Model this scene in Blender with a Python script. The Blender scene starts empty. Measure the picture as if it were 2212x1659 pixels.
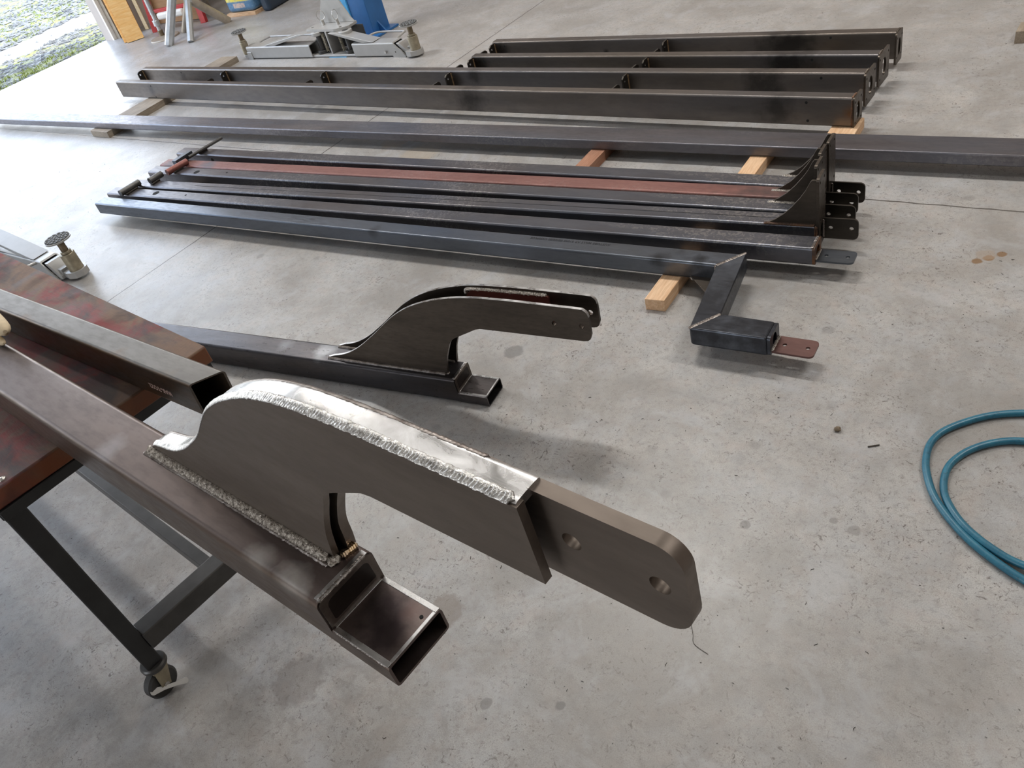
import bpy, bmesh, math, random
from mathutils import Vector, Matrix, Euler
from mathutils.geometry import tessellate_polygon
random.seed(7)
C = bpy.context.scene.collection
SC = bpy.context.scene
PI = math.pi

# ------------------------------------------------------------------ camera
cam_d = bpy.data.cameras.new('camera'); cam = bpy.data.objects.new('camera', cam_d); C.objects.link(cam)
cam_d.sensor_fit = 'HORIZONTAL'; cam_d.sensor_width = 36.0; cam_d.lens = 1764.15/2212*36.0
cam_d.clip_start = .01; cam_d.clip_end = 300
_p, _r, _rot = .6660, .2997, .79
_F = Vector((0, math.cos(_p), -math.sin(_p))); _R0 = Vector((1, 0, 0)); _D0 = _F.cross(_R0)
_R = math.cos(_r)*_R0 + math.sin(_r)*_D0; _D = -math.sin(_r)*_R0 + math.cos(_r)*_D0
_M = Matrix.Rotation(_rot, 3, 'Z'); _F, _R, _D = _M@_F, _M@_R, _M@_D
m3 = Matrix((_R, -_D, -_F)).transposed()
cam.matrix_world = Matrix.Translation((0, 0, 1.5)) @ m3.to_4x4()
SC.camera = cam

# ------------------------------------------------------------------ light and exposure
SC.view_settings.view_transform = 'Standard'; SC.view_settings.look = 'None'
SC.view_settings.gamma = 1; SC.view_settings.use_curve_mapping = False
SC.view_settings.exposure = 0.0
SC.cycles.use_denoising = True
try: SC.cycles.denoiser = 'OPENIMAGEDENOISE'
except Exception: pass
SC.cycles.max_bounces = 8; SC.cycles.diffuse_bounces = 4; SC.cycles.glossy_bounces = 4
SC.cycles.caustics_reflective = False; SC.cycles.caustics_refractive = False
SC.cycles.sample_clamp_indirect = 6
w = bpy.data.worlds.new('world'); SC.world = w; w.use_nodes = True
wn = w.node_tree.nodes; wl = w.node_tree.links; wn.clear()
wo = wn.new('ShaderNodeOutputWorld'); bg = wn.new('ShaderNodeBackground')
tc = wn.new('ShaderNodeTexCoord'); sx = wn.new('ShaderNodeSeparateXYZ'); cr = wn.new('ShaderNodeValToRGB')
wl.new(tc.outputs['Generated'], sx.inputs[0]); wl.new(sx.outputs['Z'], cr.inputs[0])
cr.color_ramp.elements[0].position = 0.0; cr.color_ramp.elements[0].color = (1.0, .97, .92, 1)
cr.color_ramp.elements[1].position = .55; cr.color_ramp.elements[1].color = (.55, .72, 1.0, 1)
e = cr.color_ramp.elements.new(.12); e.color = (.93, .97, 1.0, 1)
wl.new(cr.outputs[0], bg.inputs[0]); bg.inputs[1].default_value = 5.4
wl.new(bg.outputs[0], wo.inputs[0])
def lamp(name, kind, loc, rot, energy, color=(1, 1, 1), **k):
    d = bpy.data.lights.new(name, kind); d.energy = energy; d.color = color
    for a, b in k.items(): setattr(d, a, b)
    o = bpy.data.objects.new(name, d); o.location = loc; o.rotation_euler = rot; C.objects.link(o); return o
# the sun stands behind the building, so that it lights the yard and does not reach far through the door
sun = lamp('sun', 'SUN', (0, 0, 20), (0, 0, 0), 5.0, (1, .95, .86), angle=.01)
sun.rotation_euler = Vector((-.29, -.50, -.81)).to_track_quat('-Z', 'Y').to_euler()
# daylight portal in the big door opening on the left, and in an unseen opening added south for fill
po = lamp('door_portal', 'AREA', (-8.36, 1.2, 1.65), (0, 0, 0), 1, shape='RECTANGLE', size=6.2, size_y=3.2)
po.rotation_euler = Vector((1, 0, 0)).to_track_quat('-Z', 'Z').to_euler(); po.data.cycles.is_portal = True
ps = lamp('south_fill_portal', 'AREA', (-2.75, -5.05, 1.3), (0, 0, 0), 1, shape='RECTANGLE', size=2.3, size_y=2.6)
ps.rotation_euler = Vector((0, 1, 0)).to_track_quat('-Z', 'Z').to_euler(); ps.data.cycles.is_portal = True

# ------------------------------------------------------------------ helpers
def link(o): C.objects.link(o); return o
def T(o, label=None, cat=None, group=None, kind=None):
    if label: o['label'] = label
    if cat: o['category'] = cat
    if group: o['group'] = group
    if kind: o['kind'] = kind
    return o
def empty(name, loc=(0, 0, 0), rot=(0, 0, 0)):
    o = bpy.data.objects.new(name, None); o.location = loc; o.rotation_euler = rot; o.empty_display_size = .05
    return link(o)
class MB:
    def __init__(s): s.v = []; s.f = []; s.m = []
    def add(s, vs, fs, mi=0):
        n = len(s.v); s.v += [tuple(v) for v in vs]; s.f += [tuple(i+n for i in f) for f in fs]; s.m += [mi]*len(fs)
        return s
    def box(s, x0, x1, y0, y1, z0, z1, M=None, mi=0):
        vs = [Vector((x, y, z)) for x in (x0, x1) for y in (y0, y1) for z in (z0, z1)]
        if M is not None: vs = [M@v for v in vs]
        return s.add(vs, [(0, 1, 3, 2), (4, 6, 7, 5), (0, 4, 5, 1), (2, 3, 7, 6), (0, 2, 6, 4), (1, 5, 7, 3)], mi)
    def cyl(s, a, b, r, r2=None, n=24, caps=True, mi=0):
        a, b = Vector(a), Vector(b); r2 = r if r2 is None else r2
        d = (b-a).normalized(); u = d.orthogonal().normalized(); w_ = d.cross(u)
        vs = [p + q*(u*math.cos(2*PI*i/n)+w_*math.sin(2*PI*i/n)) for p, q in ((a, r), (b, r2)) for i in range(n)]
        fs = [(i, (i+1) % n, n+(i+1) % n, n+i) for i in range(n)]
        if caps: fs += [tuple(range(n))[::-1], tuple(range(n, 2*n))]
        return s.add(vs, fs, mi)
    def lathe(s, prof, n=32, M=None, mi=0):
        vs = []; fs = []; k = len(prof)
        for i in range(n):
            a = 2*PI*i/n
            for r, z in prof:
                v = Vector((r*math.cos(a), r*math.sin(a), z)); vs.append(M@v if M is not None else v)
        for i in range(n):
            j = (i+1) % n
            for q in range(k-1): fs.append((i*k+q, j*k+q, j*k+q+1, i*k+q+1))
        return s.add(vs, fs, mi)
    def sweep(s, pts, r, n=12, closed=False, rad=None, caps=True, mi=0):
        P = [Vector(p) for p in pts]; N = len(P); vs = []; fs = []; up = None
        for i in range(N):
            a = P[(i-1) % N] if (i > 0 or closed) else P[i]; b = P[(i+1) % N] if (i < N-1 or closed) else P[i]
            t = (b-a).normalized()
            if up is None: up = t.orthogonal().normalized()
            up = (up - up.dot(t)*t).normalized(); q = t.cross(up); rr = rad(i) if rad else r
            for k in range(n): vs.append(P[i]+rr*(up*math.cos(2*PI*k/n)+q*math.sin(2*PI*k/n)))
        for i in range(N if closed else N-1):
            j = (i+1) % N
            for k in range(n): fs.append((i*n+k, i*n+(k+1) % n, j*n+(k+1) % n, j*n+k))
        if caps and not closed: fs += [tuple(range(n))[::-1], tuple(range((N-1)*n, N*n))]
        return s.add(vs, fs, mi)
    def plate(s, outer, holes, t, M, mi=0):
        """2D outline (a,b) with holes, extruded 0..t along local y; M maps (a, y, b)"""
        loops = [outer]+list(holes)
        if sum(a[0]*b[1]-b[0]*a[1] for a, b in zip(outer, outer[1:]+outer[:1])) < 0: loops[0] = outer[::-1]
        flat = [p for l in loops for p in l]; n = len(flat)
        tris = tessellate_polygon([[Vector((p[0], p[1], 0)) for p in l] for l in loops])
        vs = [M@Vector((p[0], 0, p[1])) for p in flat]+[M@Vector((p[0], t, p[1])) for p in flat]
        fs = []
        for a, b, c in tris:
            A, B, D = flat[a], flat[b], flat[c]
            if (B[0]-A[0])*(D[1]-A[1])-(B[1]-A[1])*(D[0]-A[0]) < 0: b, c = c, b
            fs.append((a, b, c)); fs.append((n+a, n+c, n+b))
        k = 0
        for li, l in enumerate(loops):
            m = len(l)
            ar = sum(l[i][0]*l[(i+1) % m][1]-l[(i+1) % m][0]*l[i][1] for i in range(m))
            for i in range(m):
                i0, i1 = k+i, k+(i+1) % m
                fl = (ar > 0) == (li == 0)
                fs.append((i0, n+i0, n+i1, i1) if fl else (i0, i1, n+i1, n+i0))
            k += m
        return s.add(vs, fs, mi)
    def build(s, name, mat, parent=None, smooth=35, bevel=0, seg=2, wn_=True, loc=None, rot=None):
        me = bpy.data.meshes.new(name); me.from_pydata(s.v, [], s.f)
        for mm in (mat if isinstance(mat, (list, tuple)) else [mat]): me.materials.append(mm)
        me.polygons.foreach_set('material_index', s.m)
        bm = bmesh.new(); bm.from_mesh(me); bmesh.ops.recalc_face_normals(bm, faces=bm.faces); bm.to_mesh(me); bm.free()
        me.update()
        if smooth:
            me.polygons.foreach_set('use_smooth', [True]*len(me.polygons)); me.set_sharp_from_angle(angle=math.radians(smooth))
        o = bpy.data.objects.new(name, me); link(o)
        if bevel:
            b = o.modifiers.new('bevel', 'BEVEL'); b.width = bevel; b.segments = seg; b.limit_method = 'ANGLE'; b.angle_limit = math.radians(40)
            b.harden_normals = False
        if smooth and wn_:
            q = o.modifiers.new('normals', 'WEIGHTED_NORMAL'); q.keep_sharp = True
        if parent: o.parent = parent
        if loc: o.location = loc
        if rot: o.rotation_euler = rot
        return o
ID = Matrix.Identity(4)
def rrect(w, h, r, n=5, y0=0, z0=0):
    pts = []
    for cx, cz, a0 in ((w-r, r, -PI/2), (w-r, h-r, 0), (r, h-r, PI/2), (r, r, PI)):
        for i in range(n+1):
            a = a0+PI/2*i/n; pts.append((y0+cx+r*math.cos(a), z0+cz+r*math.sin(a)))
    return pts
def tube(m, w, h, r, t, xa, xb, y0=0, z0=0, M=ID, n=5, nseg=1):
    """hollow rectangular tube along x from xa to xb; xa/xb may be functions of (y,z)"""
    out = rrect(w, h, r, n, y0, z0); inn = rrect(w-2*t, h-2*t, max(r-t, .0012), n, y0+t, z0+t)
    fa = xa if callable(xa) else (lambda y, z: xa); fb = xb if callable(xb) else (lambda y, z: xb)
    k = len(out); vs = []; fs = []
    for ring in (out, inn):
        for s_ in range(nseg+1):
            for y, z in ring:
                a, b = fa(y, z), fb(y, z); vs.append(M@Vector((a+(b-a)*s_/nseg, y, z)))
    off = (nseg+1)*k
    for s_ in range(nseg):
        for i in range(k):
            j = (i+1) % k
            fs.append((s_*k+i, s_*k+j, (s_+1)*k+j, (s_+1)*k+i))
            fs.append((off+s_*k+i, off+(s_+1)*k+i, off+(s_+1)*k+j, off+s_*k+j))
    for i in range(k):
        j = (i+1) % k
        fs.append((i, off+i, off+j, j)); e_ = nseg*k
        fs.append((e_+i, e_+j, off+e_+j, off+e_+i))
    m.add(vs, fs); return m
def rpoly(pts, rad, n=6):
    """round the corners of a 2D polygon; rad: number or list"""
    out = []; N = len(pts)
    for i in range(N):
        r = rad[i] if isinstance(rad, (list, tuple)) else rad
        p = Vector(pts[i]); a = Vector(pts[i-1]); b = Vector(pts[(i+1) % N])
        if r <= 0: out.append(tuple(p)); continue
        u = (a-p).normalized(); v = (b-p).normalized(); ang = u.angle(v); d = r/math.tan(ang/2)
        d = min(d, (a-p).length*.49, (b-p).length*.49); r_ = d*math.tan(ang/2)
        c = p+(u+v).normalized()*(r_/math.sin(ang/2)); s0 = p+u*d-c; s1 = p+v*d-c; tot = s0.angle_signed(s1) if s0.length > 0 else 0
        for k in range(n+1):
            t = -tot*k/n; q = Vector((s0.x*math.cos(t)-s0.y*math.sin(t), s0.x*math.sin(t)+s0.y*math.cos(t))); out.append(tuple(c+q))
    return out
def circ(cx, cz, r, n=20, rz=None):
    rz = rz or r; return [(cx+r*math.cos(2*PI*i/n), cz+rz*math.sin(2*PI*i/n)) for i in range(n)]
def smooth_path(pts, step):
    """Catmull-Rom through pts, resampled at a step"""
    P = [Vector(p) for p in pts]; out = []
    for i in range(len(P)-1):
        p0 = P[max(i-1, 0)]; p1 = P[i]; p2 = P[i+1]; p3 = P[min(i+2, len(P)-1)]
        for k in range(16):
            t = k/16; out.append(.5*((2*p1)+(p2-p0)*t+(2*p0-5*p1+4*p2-p3)*t*t+(3*p1-p0-3*p2+p3)*t**3))
    out.append(P[-1]); res = [out[0]]; acc = 0
    for a, b in zip(out, out[1:]):
        L = (b-a).length
        if L == 0: continue
        d = step-acc
        while d <= L: res.append(a+(b-a)*(d/L)); d += step
        acc = (acc+L) % step
    res.append(P[-1]); return res
def bead(m, path, r, nrm, pitch=.0032, n=8, flat=.65, jit=.12, seed=1, dp=.30):
    """ripple weld: scalloped stacked-coin bead along a path; nrm = surface normal"""
    rg = random.Random(seed); step = pitch/4
    P = smooth_path(path, step); N = len(P); nrm = Vector(nrm).normalized(); vs = []; fs = []
    for i in range(N):
        t = (P[min(i+1, N-1)]-P[max(i-1, 0)]).normalized(); nn = (nrm-nrm.dot(t)*t).normalized(); q = t.cross(nn)
        ph = (i % 4)/4; k_ = 1-dp*ph; e_ = min(1, (i+1)/4, (N-i)/4)
        if i % 4 == 0: j_ = 1+rg.uniform(-jit, jit)
        for k in range(n):
            a = 2*PI*k/n; c, s_ = math.cos(a), math.sin(a)
            lag = -(1-abs(c))*0 + abs(c)*(-pitch*.55)
            vs.append(P[i]+nn*(s_*r*flat*k_*j_*e_)+q*(c*r*(.86+.14*k_)*j_*e_)+t*lag)
    for i in range(N-1):
        for k in range(n): fs.append((i*n+k, i*n+(k+1) % n, (i+1)*n+(k+1) % n, (i+1)*n+k))
    fs += [tuple(range(n))[::-1], tuple(range((N-1)*n, N*n))]
    m.add(vs, fs); return m
def wb(r, mat, path, rad, nrm, pitch=.0035, name='weld_bead', **k):
    m = MB(); bead(m, path, rad, nrm, pitch, **k); return m.build(name, mat, r)
def dup(o, parent=None):
    c = o.copy(); link(c)
    if parent is not None: c.parent = parent; c.matrix_parent_inverse = Matrix.Identity(4)
    for ch in [x for x in KIDS.get(o.name, [])]: dup(ch, c)
    return c
KIDS = {}
def text_mesh(txt, size, name, mat, parent, M, squash=1.0):
    cu = bpy.data.curves.new('t', 'FONT'); cu.body = txt; cu.size = size; cu.extrude = .0001; cu.space_character = 1.08; cu.offset = size*.03
    to = bpy.data.objects.new('t', cu); C.objects.link(to); bpy.context.view_layer.update()
    me = bpy.data.meshes.new_from_object(to.evaluated_get(bpy.context.evaluated_depsgraph_get()))
    bpy.data.objects.remove(to); me.name = name; me.transform(Matrix.Diagonal((squash, 1, 1, 1)))
    me.transform(M); me.materials.clear(); me.materials.append(mat)
    o = bpy.data.objects.new(name, me); link(o); o.parent = parent; return o

# ------------------------------------------------------------------ materials
class NT:
    def __init__(s, name):
        s.mat = bpy.data.materials.new(name); s.mat.use_nodes = True; s.t = s.mat.node_tree; s.n = s.t.nodes; s.l = s.t.links
        s.b = s.n['Principled BSDF']; s.tc = s.n.new('ShaderNodeTexCoord'); s.co = s.tc.outputs['Object']
    def set(s, **k):
        for a, v in k.items():
            i = s.b.inputs[a.replace('_', ' ')]
            if hasattr(v, 'links') or isinstance(v, bpy.types.NodeSocket): s.l.new(v, i)
            else: i.default_value = v
        return s
    def map(s, sc=(1, 1, 1), rot=(0, 0, 0), loc=(0, 0, 0), co=None):
        m = s.n.new('ShaderNodeMapping'); s.l.new(co or s.co, m.inputs[0]); m.inputs['Scale'].default_value = sc
        m.inputs['Rotation'].default_value = rot; m.inputs['Location'].default_value = loc; return m.outputs[0]
    def noise(s, scale, detail=4, rough=.55, co=None, dist=0, out='Fac'):
        x = s.n.new('ShaderNodeTexNoise'); x.inputs['Scale'].default_value = scale; x.inputs['Detail'].default_value = detail
        x.inputs['Roughness'].default_value = rough; x.inputs['Distortion'].default_value = dist
        s.l.new(co or s.co, x.inputs['Vector']); return x.outputs[out]
    def voro(s, scale, co=None, feat='F1', out='Distance', rnd=1):
        x = s.n.new('ShaderNodeTexVoronoi'); x.feature = feat; x.inputs['Scale'].default_value = scale; x.inputs['Randomness'].default_value = rnd
        s.l.new(co or s.co, x.inputs['Vector']); return x.outputs[out]
    def ramp(s, fac, *els, interp='LINEAR'):
        r = s.n.new('ShaderNodeValToRGB'); r.color_ramp.interpolation = interp; s.l.new(fac, r.inputs[0]); E_ = r.color_ramp.elements
        def col(c): return (c, c, c, 1) if not hasattr(c, '__len__') else (*c, 1)
        E_[0].position = els[0][0]; E_[0].color = col(els[0][1]); E_[1].position = els[-1][0]; E_[1].color = col(els[-1][1])
        for p, c in els[1:-1]: q = E_.new(p); q.color = col(c)
        return r.outputs[0]
    def _in(s, v, i):
        if isinstance(v, bpy.types.NodeSocket): s.l.new(v, i)
        elif hasattr(v, '__len__') and len(v) == 3 and i.type == 'RGBA': i.default_value = (*v, 1)
        else: i.default_value = v
    def mix(s, f, a, b, mode='MIX'):
        m = s.n.new('ShaderNodeMix'); m.data_type = 'RGBA'; m.blend_type = mode
        s._in(f, m.inputs[0]); s._in(a, m.inputs[6]); s._in(b, m.inputs[7]); return m.outputs[2]
    def math(s, op, a, b=0.0, c=None, clamp=False):
        m = s.n.new('ShaderNodeMath'); m.operation = op; m.use_clamp = clamp
        s._in(a, m.inputs[0]); s._in(b, m.inputs[1])
        if c is not None: s._in(c, m.inputs[2])
        return m.outputs[0]
    def xyz(s, co=None):
        x = s.n.new('ShaderNodeSeparateXYZ'); s.l.new(co or s.co, x.inputs[0]); return x.outputs
    def bump(s, h, strength=.3, dist=.002):
        b = s.n.new('ShaderNodeBump'); b.inputs['Strength'].default_value = strength; b.inputs['Distance'].default_value = dist
        s.l.new(h, b.inputs['Height']); s.l.new(b.outputs[0], s.b.inputs['Normal']); return s
    def spot(s, x, y, r, dist=.5, z=None, rx=None, co=None, scale=30, soft=.25):
        """mask 0..1 of a blob with a ragged edge around (x, y[, z])"""
        p = s.xyz(co); rx = rx or r
        dx = s.math('DIVIDE', s.math('SUBTRACT', p[0], x), rx); dy = s.math('DIVIDE', s.math('SUBTRACT', p[1], y), r)
        d2 = s.math('ADD', s.math('MULTIPLY', dx, dx), s.math('MULTIPLY', dy, dy))
        if z is not None:
            dz = s.math('DIVIDE', s.math('SUBTRACT', p[2], z), r); d2 = s.math('ADD', d2, s.math('MULTIPLY', dz, dz))
        d = s.math('SQRT', d2); nz = s.noise(scale, 4, .6, co)
        d = s.math('ADD', d, s.math('MULTIPLY', s.math('SUBTRACT', nz, .5), dist*2))
        return s.ramp(d, (1-soft, 1.0), (1+soft*.3, 0.0))

def steel(name, a=(.085, .072, .066), b=(.15, .13, .12), rough=(.30, .48), metal=.9, blue=.0, spots=(), scale=6, seed=0, mottle=.0, bumps=.06, streak=.35, sidebrown=None):
    t = NT(name); co = t.map((.5, 2.2, 2.2), loc=(seed, seed*.7, 0))
    n1 = t.noise(scale, 5, .6, co, .4); n2 = t.noise(scale*7, 4, .6, t.map((.6, 2, 2)))
    col = t.ramp(n1, (.3, a), (.7, b))
    col = t.mix(t.ramp(n2, (.45, 0.0), (.75, streak)), col, tuple(x*.55 for x in a))
    if blue: col = t.mix(t.ramp(t.noise(scale*.6, 3, .5, co), (.35, 0.0), (.65, blue)), col, (.13, .15, .19))
    if mottle:  # lifted scale, flaked patches
        f = t.ramp(t.voro(34, t.map((1, 1, 1)), out='Distance'), (.20, 1.0), (.34, 0.0))
        g = t.ramp(t.noise(3.0, 3, .5, co), (.48, 0.0), (.60, 1.0)); f2 = t.ramp(t.noise(60, 3, .7, None, 1.2), (.52, 0.0), (.56, 1.0))
        ff = t.math('MULTIPLY', g, f2); col = t.mix(t.math('MULTIPLY', ff, mottle), col, (.33, .32, .31))
    for (x, y, z, r, c, k) in spots:
        col = t.mix(t.math('MULTIPLY', t.spot(x, y, r, .8, z, scale=18, soft=.8), k), col, c)
    if sidebrown:  # browner upright faces: tube rust, plus warm floor reflection painted onto the arm
        c_, k_ = sidebrown; f = t.ramp(t.math('ABSOLUTE', t.xyz(t.tc.outputs['Normal'])[1]), (.4, 0.0), (.8, 1.0))
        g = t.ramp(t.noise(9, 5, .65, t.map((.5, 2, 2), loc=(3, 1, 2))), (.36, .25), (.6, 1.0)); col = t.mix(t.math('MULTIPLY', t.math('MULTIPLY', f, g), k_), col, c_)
    t.set(Base_Color=col, Metallic=metal, Roughness=t.ramp(n2, (.3, rough[0]), (.75, rough[1])))
    return t.bump(n2, bumps, .001).mat
M = {}
PH_ = .0871
def mk_ground(name, a=.42, b=.62, r=(.2, .38), dark=(.16, .14, .14), dk=.35):
    t = NT(name); n = t.noise(26, 5, .65, t.map((1, 1.5, 1)), .8); g = t.noise(300, 2, .5, t.map((.15, 1, 1)))
    col = t.ramp(n, (.35, (a, a*.985, a*.98)), (.7, (b, b, b*1.01)))
    big = t.ramp(t.noise(9, 4, .6, None, .6), (.52, 0.0), (.66, 1.0))
    col = t.mix(t.math('MULTIPLY', big, dk), col, dark)
    t.set(Base_Color=col, Metallic=1.0, Roughness=t.ramp(n, (.3, r[0]), (.7, r[1]))); t.bump(g, .12, .0005); return t.mat
M['ground'] = mk_ground('ground_bright_steel')
M['edge'] = mk_ground('ground_edge_steel', .38, .6, (.22, .4), (.1, .085, .08), .5)
t = NT('weld_metal'); n = t.noise(230, 4, .7); n0 = t.noise(420, 3, .7)
t.set(Base_Color=t.ramp(n, (.36, (.13, .115, .10)), (.5, (.42, .38, .34)), (.66, (.78, .75, .70))), Metallic=1.0, Roughness=t.ramp(n, (.3, .5), (.7, .3))); M['weld'] = t.bump(n0, .9, .0022).mat
t = NT('weld_metal_dark'); n = t.noise(60, 3, .6)
t.set(Base_Color=t.ramp(n, (.3, (.12, .10, .09)), (.7, (.34, .31, .29))), Metallic=1.0, Roughness=.38); M['weldd'] = t.mat
M['P1tube'] = steel('mill_steel_brown', (.115, .086, .078), (.18, .142, .130), (.34, .46), .9, .08, sidebrown=((.20, .145, .10), .55),
                    spots=((-.63, .02, .09, .035, (.40, .39, .41), .3), (-.03, .03, .038, .045, (.03, .022, .024), .9), (-.06, .06, .038, .045, (.03, .022, .024), .9), (-.025, .07, .038, .02, (.15, .10, .09), .5), (-.15, .0, .0871, .035, (.55, .52, .5), .7), (-.22, .0, .0871, .03, (.5, .47, .45), .5)), bumps=.04)  # last pale spots paint white highlights onto the tube's right end
M['P1plate'] = steel('mill_steel_plate', (.155, .128, .108), (.215, .18, .155), (.42, .52), .8, 0, scale=8, bumps=.02, streak=.15)
M['soot_shade'] = steel('recess_shade_plate', (.018, .013, .012), (.035, .026, .023), (.35, .5), .6, 0, scale=12, seed=3)  # near-black colour paints in the shade of the recess
M['P1side'] = steel('mill_steel_plate_soot', (.12, .10, .09), (.2, .17, .15), (.34, .46), .88, 0, scale=12, seed=3, bumps=.03)
M['P2tube'] = steel('mill_steel_dark', (.05, .043, .042), (.10, .086, .082), (.25, .42), .9, .25, seed=5, spots=((-.62, .05, PH_, .05, (.45, .47, .5), .4), (-.80, .05, PH_, .035, (.4, .42, .45), .2)))  # pale spots: ground patch with its bluish sheen painted in
M['P2plate'] = steel('mill_steel_dark_plate', (.075, .062, .052), (.13, .108, .09), (.28, .42), .85, 0, seed=8, scale=9)
M['primer'] = steel('red_oxide_plate', (.16, .055, .045), (.22, .085, .07), (.4, .55), .5, 0, seed=2)
M['beam'] = steel('mill_steel_beam', (.075, .066, .058), (.135, .115, .10), (.34, .5), .8, .35, seed=11, scale=3)
M['beamL'] = steel('mill_steel_long_bar', (.12, .11, .116), (.20, .185, .197), (.34, .5), .85, .5, seed=4, mottle=.35)
M['up'] = steel('mill_steel_upright', (.09, .082, .085), (.16, .148, .155), (.3, .45), .85, .5, seed=6, mottle=.0)
M['upm'] = steel('mill_steel_upright_flaked', (.09, .082, .085), (.16, .148, .155), (.3, .45), .85, .5, seed=9, mottle=.5)
M['upr'] = steel('red_oxide_upright', (.19, .085, .075), (.27, .13, .112), (.42, .55), .45, .0, seed=3, mottle=.15,
                 spots=((.10, .03, .06, .1, (.07, .065, .075), .8), (.38, .03, .06, .07, (.10, .10, .12), .8), (3.5, .03, .06, .45, (.06, .045, .045), .9)))
M['hotrust'] = steel('heat_rusted_steel', (.06, .045, .038), (.22, .105, .05), (.4, .6), .6, 0, seed=2, scale=14)
M['gusset'] = steel('gusset_plate_steel', (.075, .062, .05), (.12, .10, .082), (.3, .45), .8, 0, seed=7)
M['tabb'] = steel('tab_plate_steel', (.05, .045, .04), (.075, .065, .055), (.3, .45), .8, 0, seed=12)
M['tabblue'] = steel('tab_plate_blue_steel', (.075, .085, .10), (.13, .145, .165), (.3, .42), .85, .4, seed=1)
M['tabred'] = steel('tab_plate_rusty', (.12, .065, .06), (.17, .09, .08), (.36, .5), .6, 0, seed=1)
M['tubeT'] = steel('rusty_square_tube_steel', (.125, .115, .105), (.19, .178, .165), (.36, .48), .85, 0, seed=14, scale=7, sidebrown=((.20, .12, .065), .8),
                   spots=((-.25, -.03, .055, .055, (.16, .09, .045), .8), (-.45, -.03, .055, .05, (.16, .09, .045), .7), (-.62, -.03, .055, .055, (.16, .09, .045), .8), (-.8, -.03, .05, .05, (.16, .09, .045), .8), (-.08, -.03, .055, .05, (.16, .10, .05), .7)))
def simple(name, col, rough=.5, metal=0, var=.12, scale=20, bump=0, coat=0):
    t = NT(name); n = t.noise(scale, 4, .6)
    t.set(Base_Color=t.ramp(n, (.3, tuple(c*(1-var) for c in col)), (.7, tuple(min(1, c*(1+var)) for c in col))), Roughness=rough, Metallic=metal)
    if coat: t.b.inputs['Coat Weight'].default_value = coat
    if bump: t.bump(n, bump, .002)
    return t.mat
M['liftgrey'] = simple('silver_grey_paint', (.40, .395, .385), .38, .25, .05)
M['blue'] = simple('blue_paint', (.028, .135, .36), .38, 0, .15, 6)
M['ltblue'] = simple('light_blue_paint', (.08, .38, .72), .35, 0, .1)
M['rubber'] = simple('black_rubber', (.035, .034, .033), .6, 0, .3)
M['padrub'] = simple('dusty_grey_rubber', (.16, .165, .165), .6, 0, .3, 80)
M['zincy'] = simple('yellow_zinc_steel', (.33, .29, .21), .45, .6, .25, 30)
M['rusty'] = simple('brown_worn_steel', (.18, .14, .09), .45, .6, .3, 40)
M['zinc'] = simple('zinc_plated_steel', (.55, .53, .5), .3, .9, .15, 30)
M['blackp'] = simple('black_painted_steel', (.016, .017, .018), .42, .1, .35, 14)
M['greyp'] = simple('worn_dark_grey_steel', (.07, .068, .066), .4, .5, .25, 12)
M['pipe'] = simple('galvanised_pipe', (.52, .53, .53), .38, .75, .15, 12)
M['pipeo'] = simple('weathered_pipe', (.36, .31, .25), .5, .5, .25, 10)
M['red'] = simple('red_paint', (.42, .03, .03), .4, 0, .15)
M['white'] = simple('white_paint', (.8, .78, .74), .5, 0, .04)
M['tan'] = simple('tan_wall_panel', (.46, .40, .36), .7, 0, .06, 4)
M['ceil'] = simple('ceiling_panel', (.62, .60, .57), .85, 0, .04, 3)
M['leather'] = simple('cream_leather', (.72, .60, .42), .75, 0, .10, 90, .2)
M['leaf'] = simple('dry_litter', (.045, .035, .026), .8, 0, .6, 60)
M['pebble'] = simple('brown_pebble', (.16, .12, .08), .8, 0, .4, 200, .4)
M['hole'] = simple('dark_hole', (.006, .006, .006), .9)
M['stencilk'] = simple('black_stencil_ink', (.012, .014, .02), .5)
M['stencilw'] = simple('pink_white_paint_marker', (.85, .62, .58), .6)
t = NT('weld_metal_bright'); n = t.noise(160, 4, .7)
t.set(Base_Color=t.ramp(n, (.34, (.26, .25, .24)), (.6, (.70, .69, .68))), Metallic=1.0, Roughness=.3); M['weldb'] = t.bump(t.noise(300, 3, .7), .6, .0016).mat
t = NT('weld_metal_golden'); n = t.noise(90, 3, .6)
t.set(Base_Color=t.ramp(n, (.35, (.16, .12, .10)), (.6, (.72, .55, .36))), Metallic=1.0, Roughness=.26); M['weldg'] = t.mat
M['tanrust'] = simple('tan_rusted_weld', (.20, .13, .07), .55, .5, .4, 90)
def wood(name, a, b, ring=10, rough=.65, soot_shade=0):
    t = NT(name); co = t.map((1.0, 9, 9)); n = t.noise(ring, 5, .6, co, .5); f = t.noise(90, 3, .6, t.map((.2, 3, 3)))
    col = t.ramp(n, (.3, a), (.65, b)); col = t.mix(t.ramp(f, (.4, 0.0), (.8, .45)), col, tuple(x*.6 for x in a))
    if soot_shade: col = t.mix(t.ramp(t.noise(7, 3), (.45, 0.0), (.65, soot_shade)), col, (.05, .04, .035))
    t.set(Base_Color=col, Roughness=rough); return t.bump(f, .25, .001).mat
M['pine'] = wood('fresh_pine', (.62, .36, .19), (.80, .56, .36))
M['oldwood'] = wood('weathered_board', (.24, .19, .14), (.36, .30, .23), soot_shade=.3)
M['redwood'] = wood('reddish_stud', (.30, .13, .07), (.42, .22, .14), soot_shade=.2)
M['orange'] = wood('orange_varnished_board', (.80, .42, .12), (.92, .62, .28), 6, .45)
M['brown'] = wood('brown_plywood', (.30, .16, .07), (.40, .23, .11), 3, .6)
M['pale'] = wood('pale_lath', (.72, .60, .36), (.85, .74, .52), 6)
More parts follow.
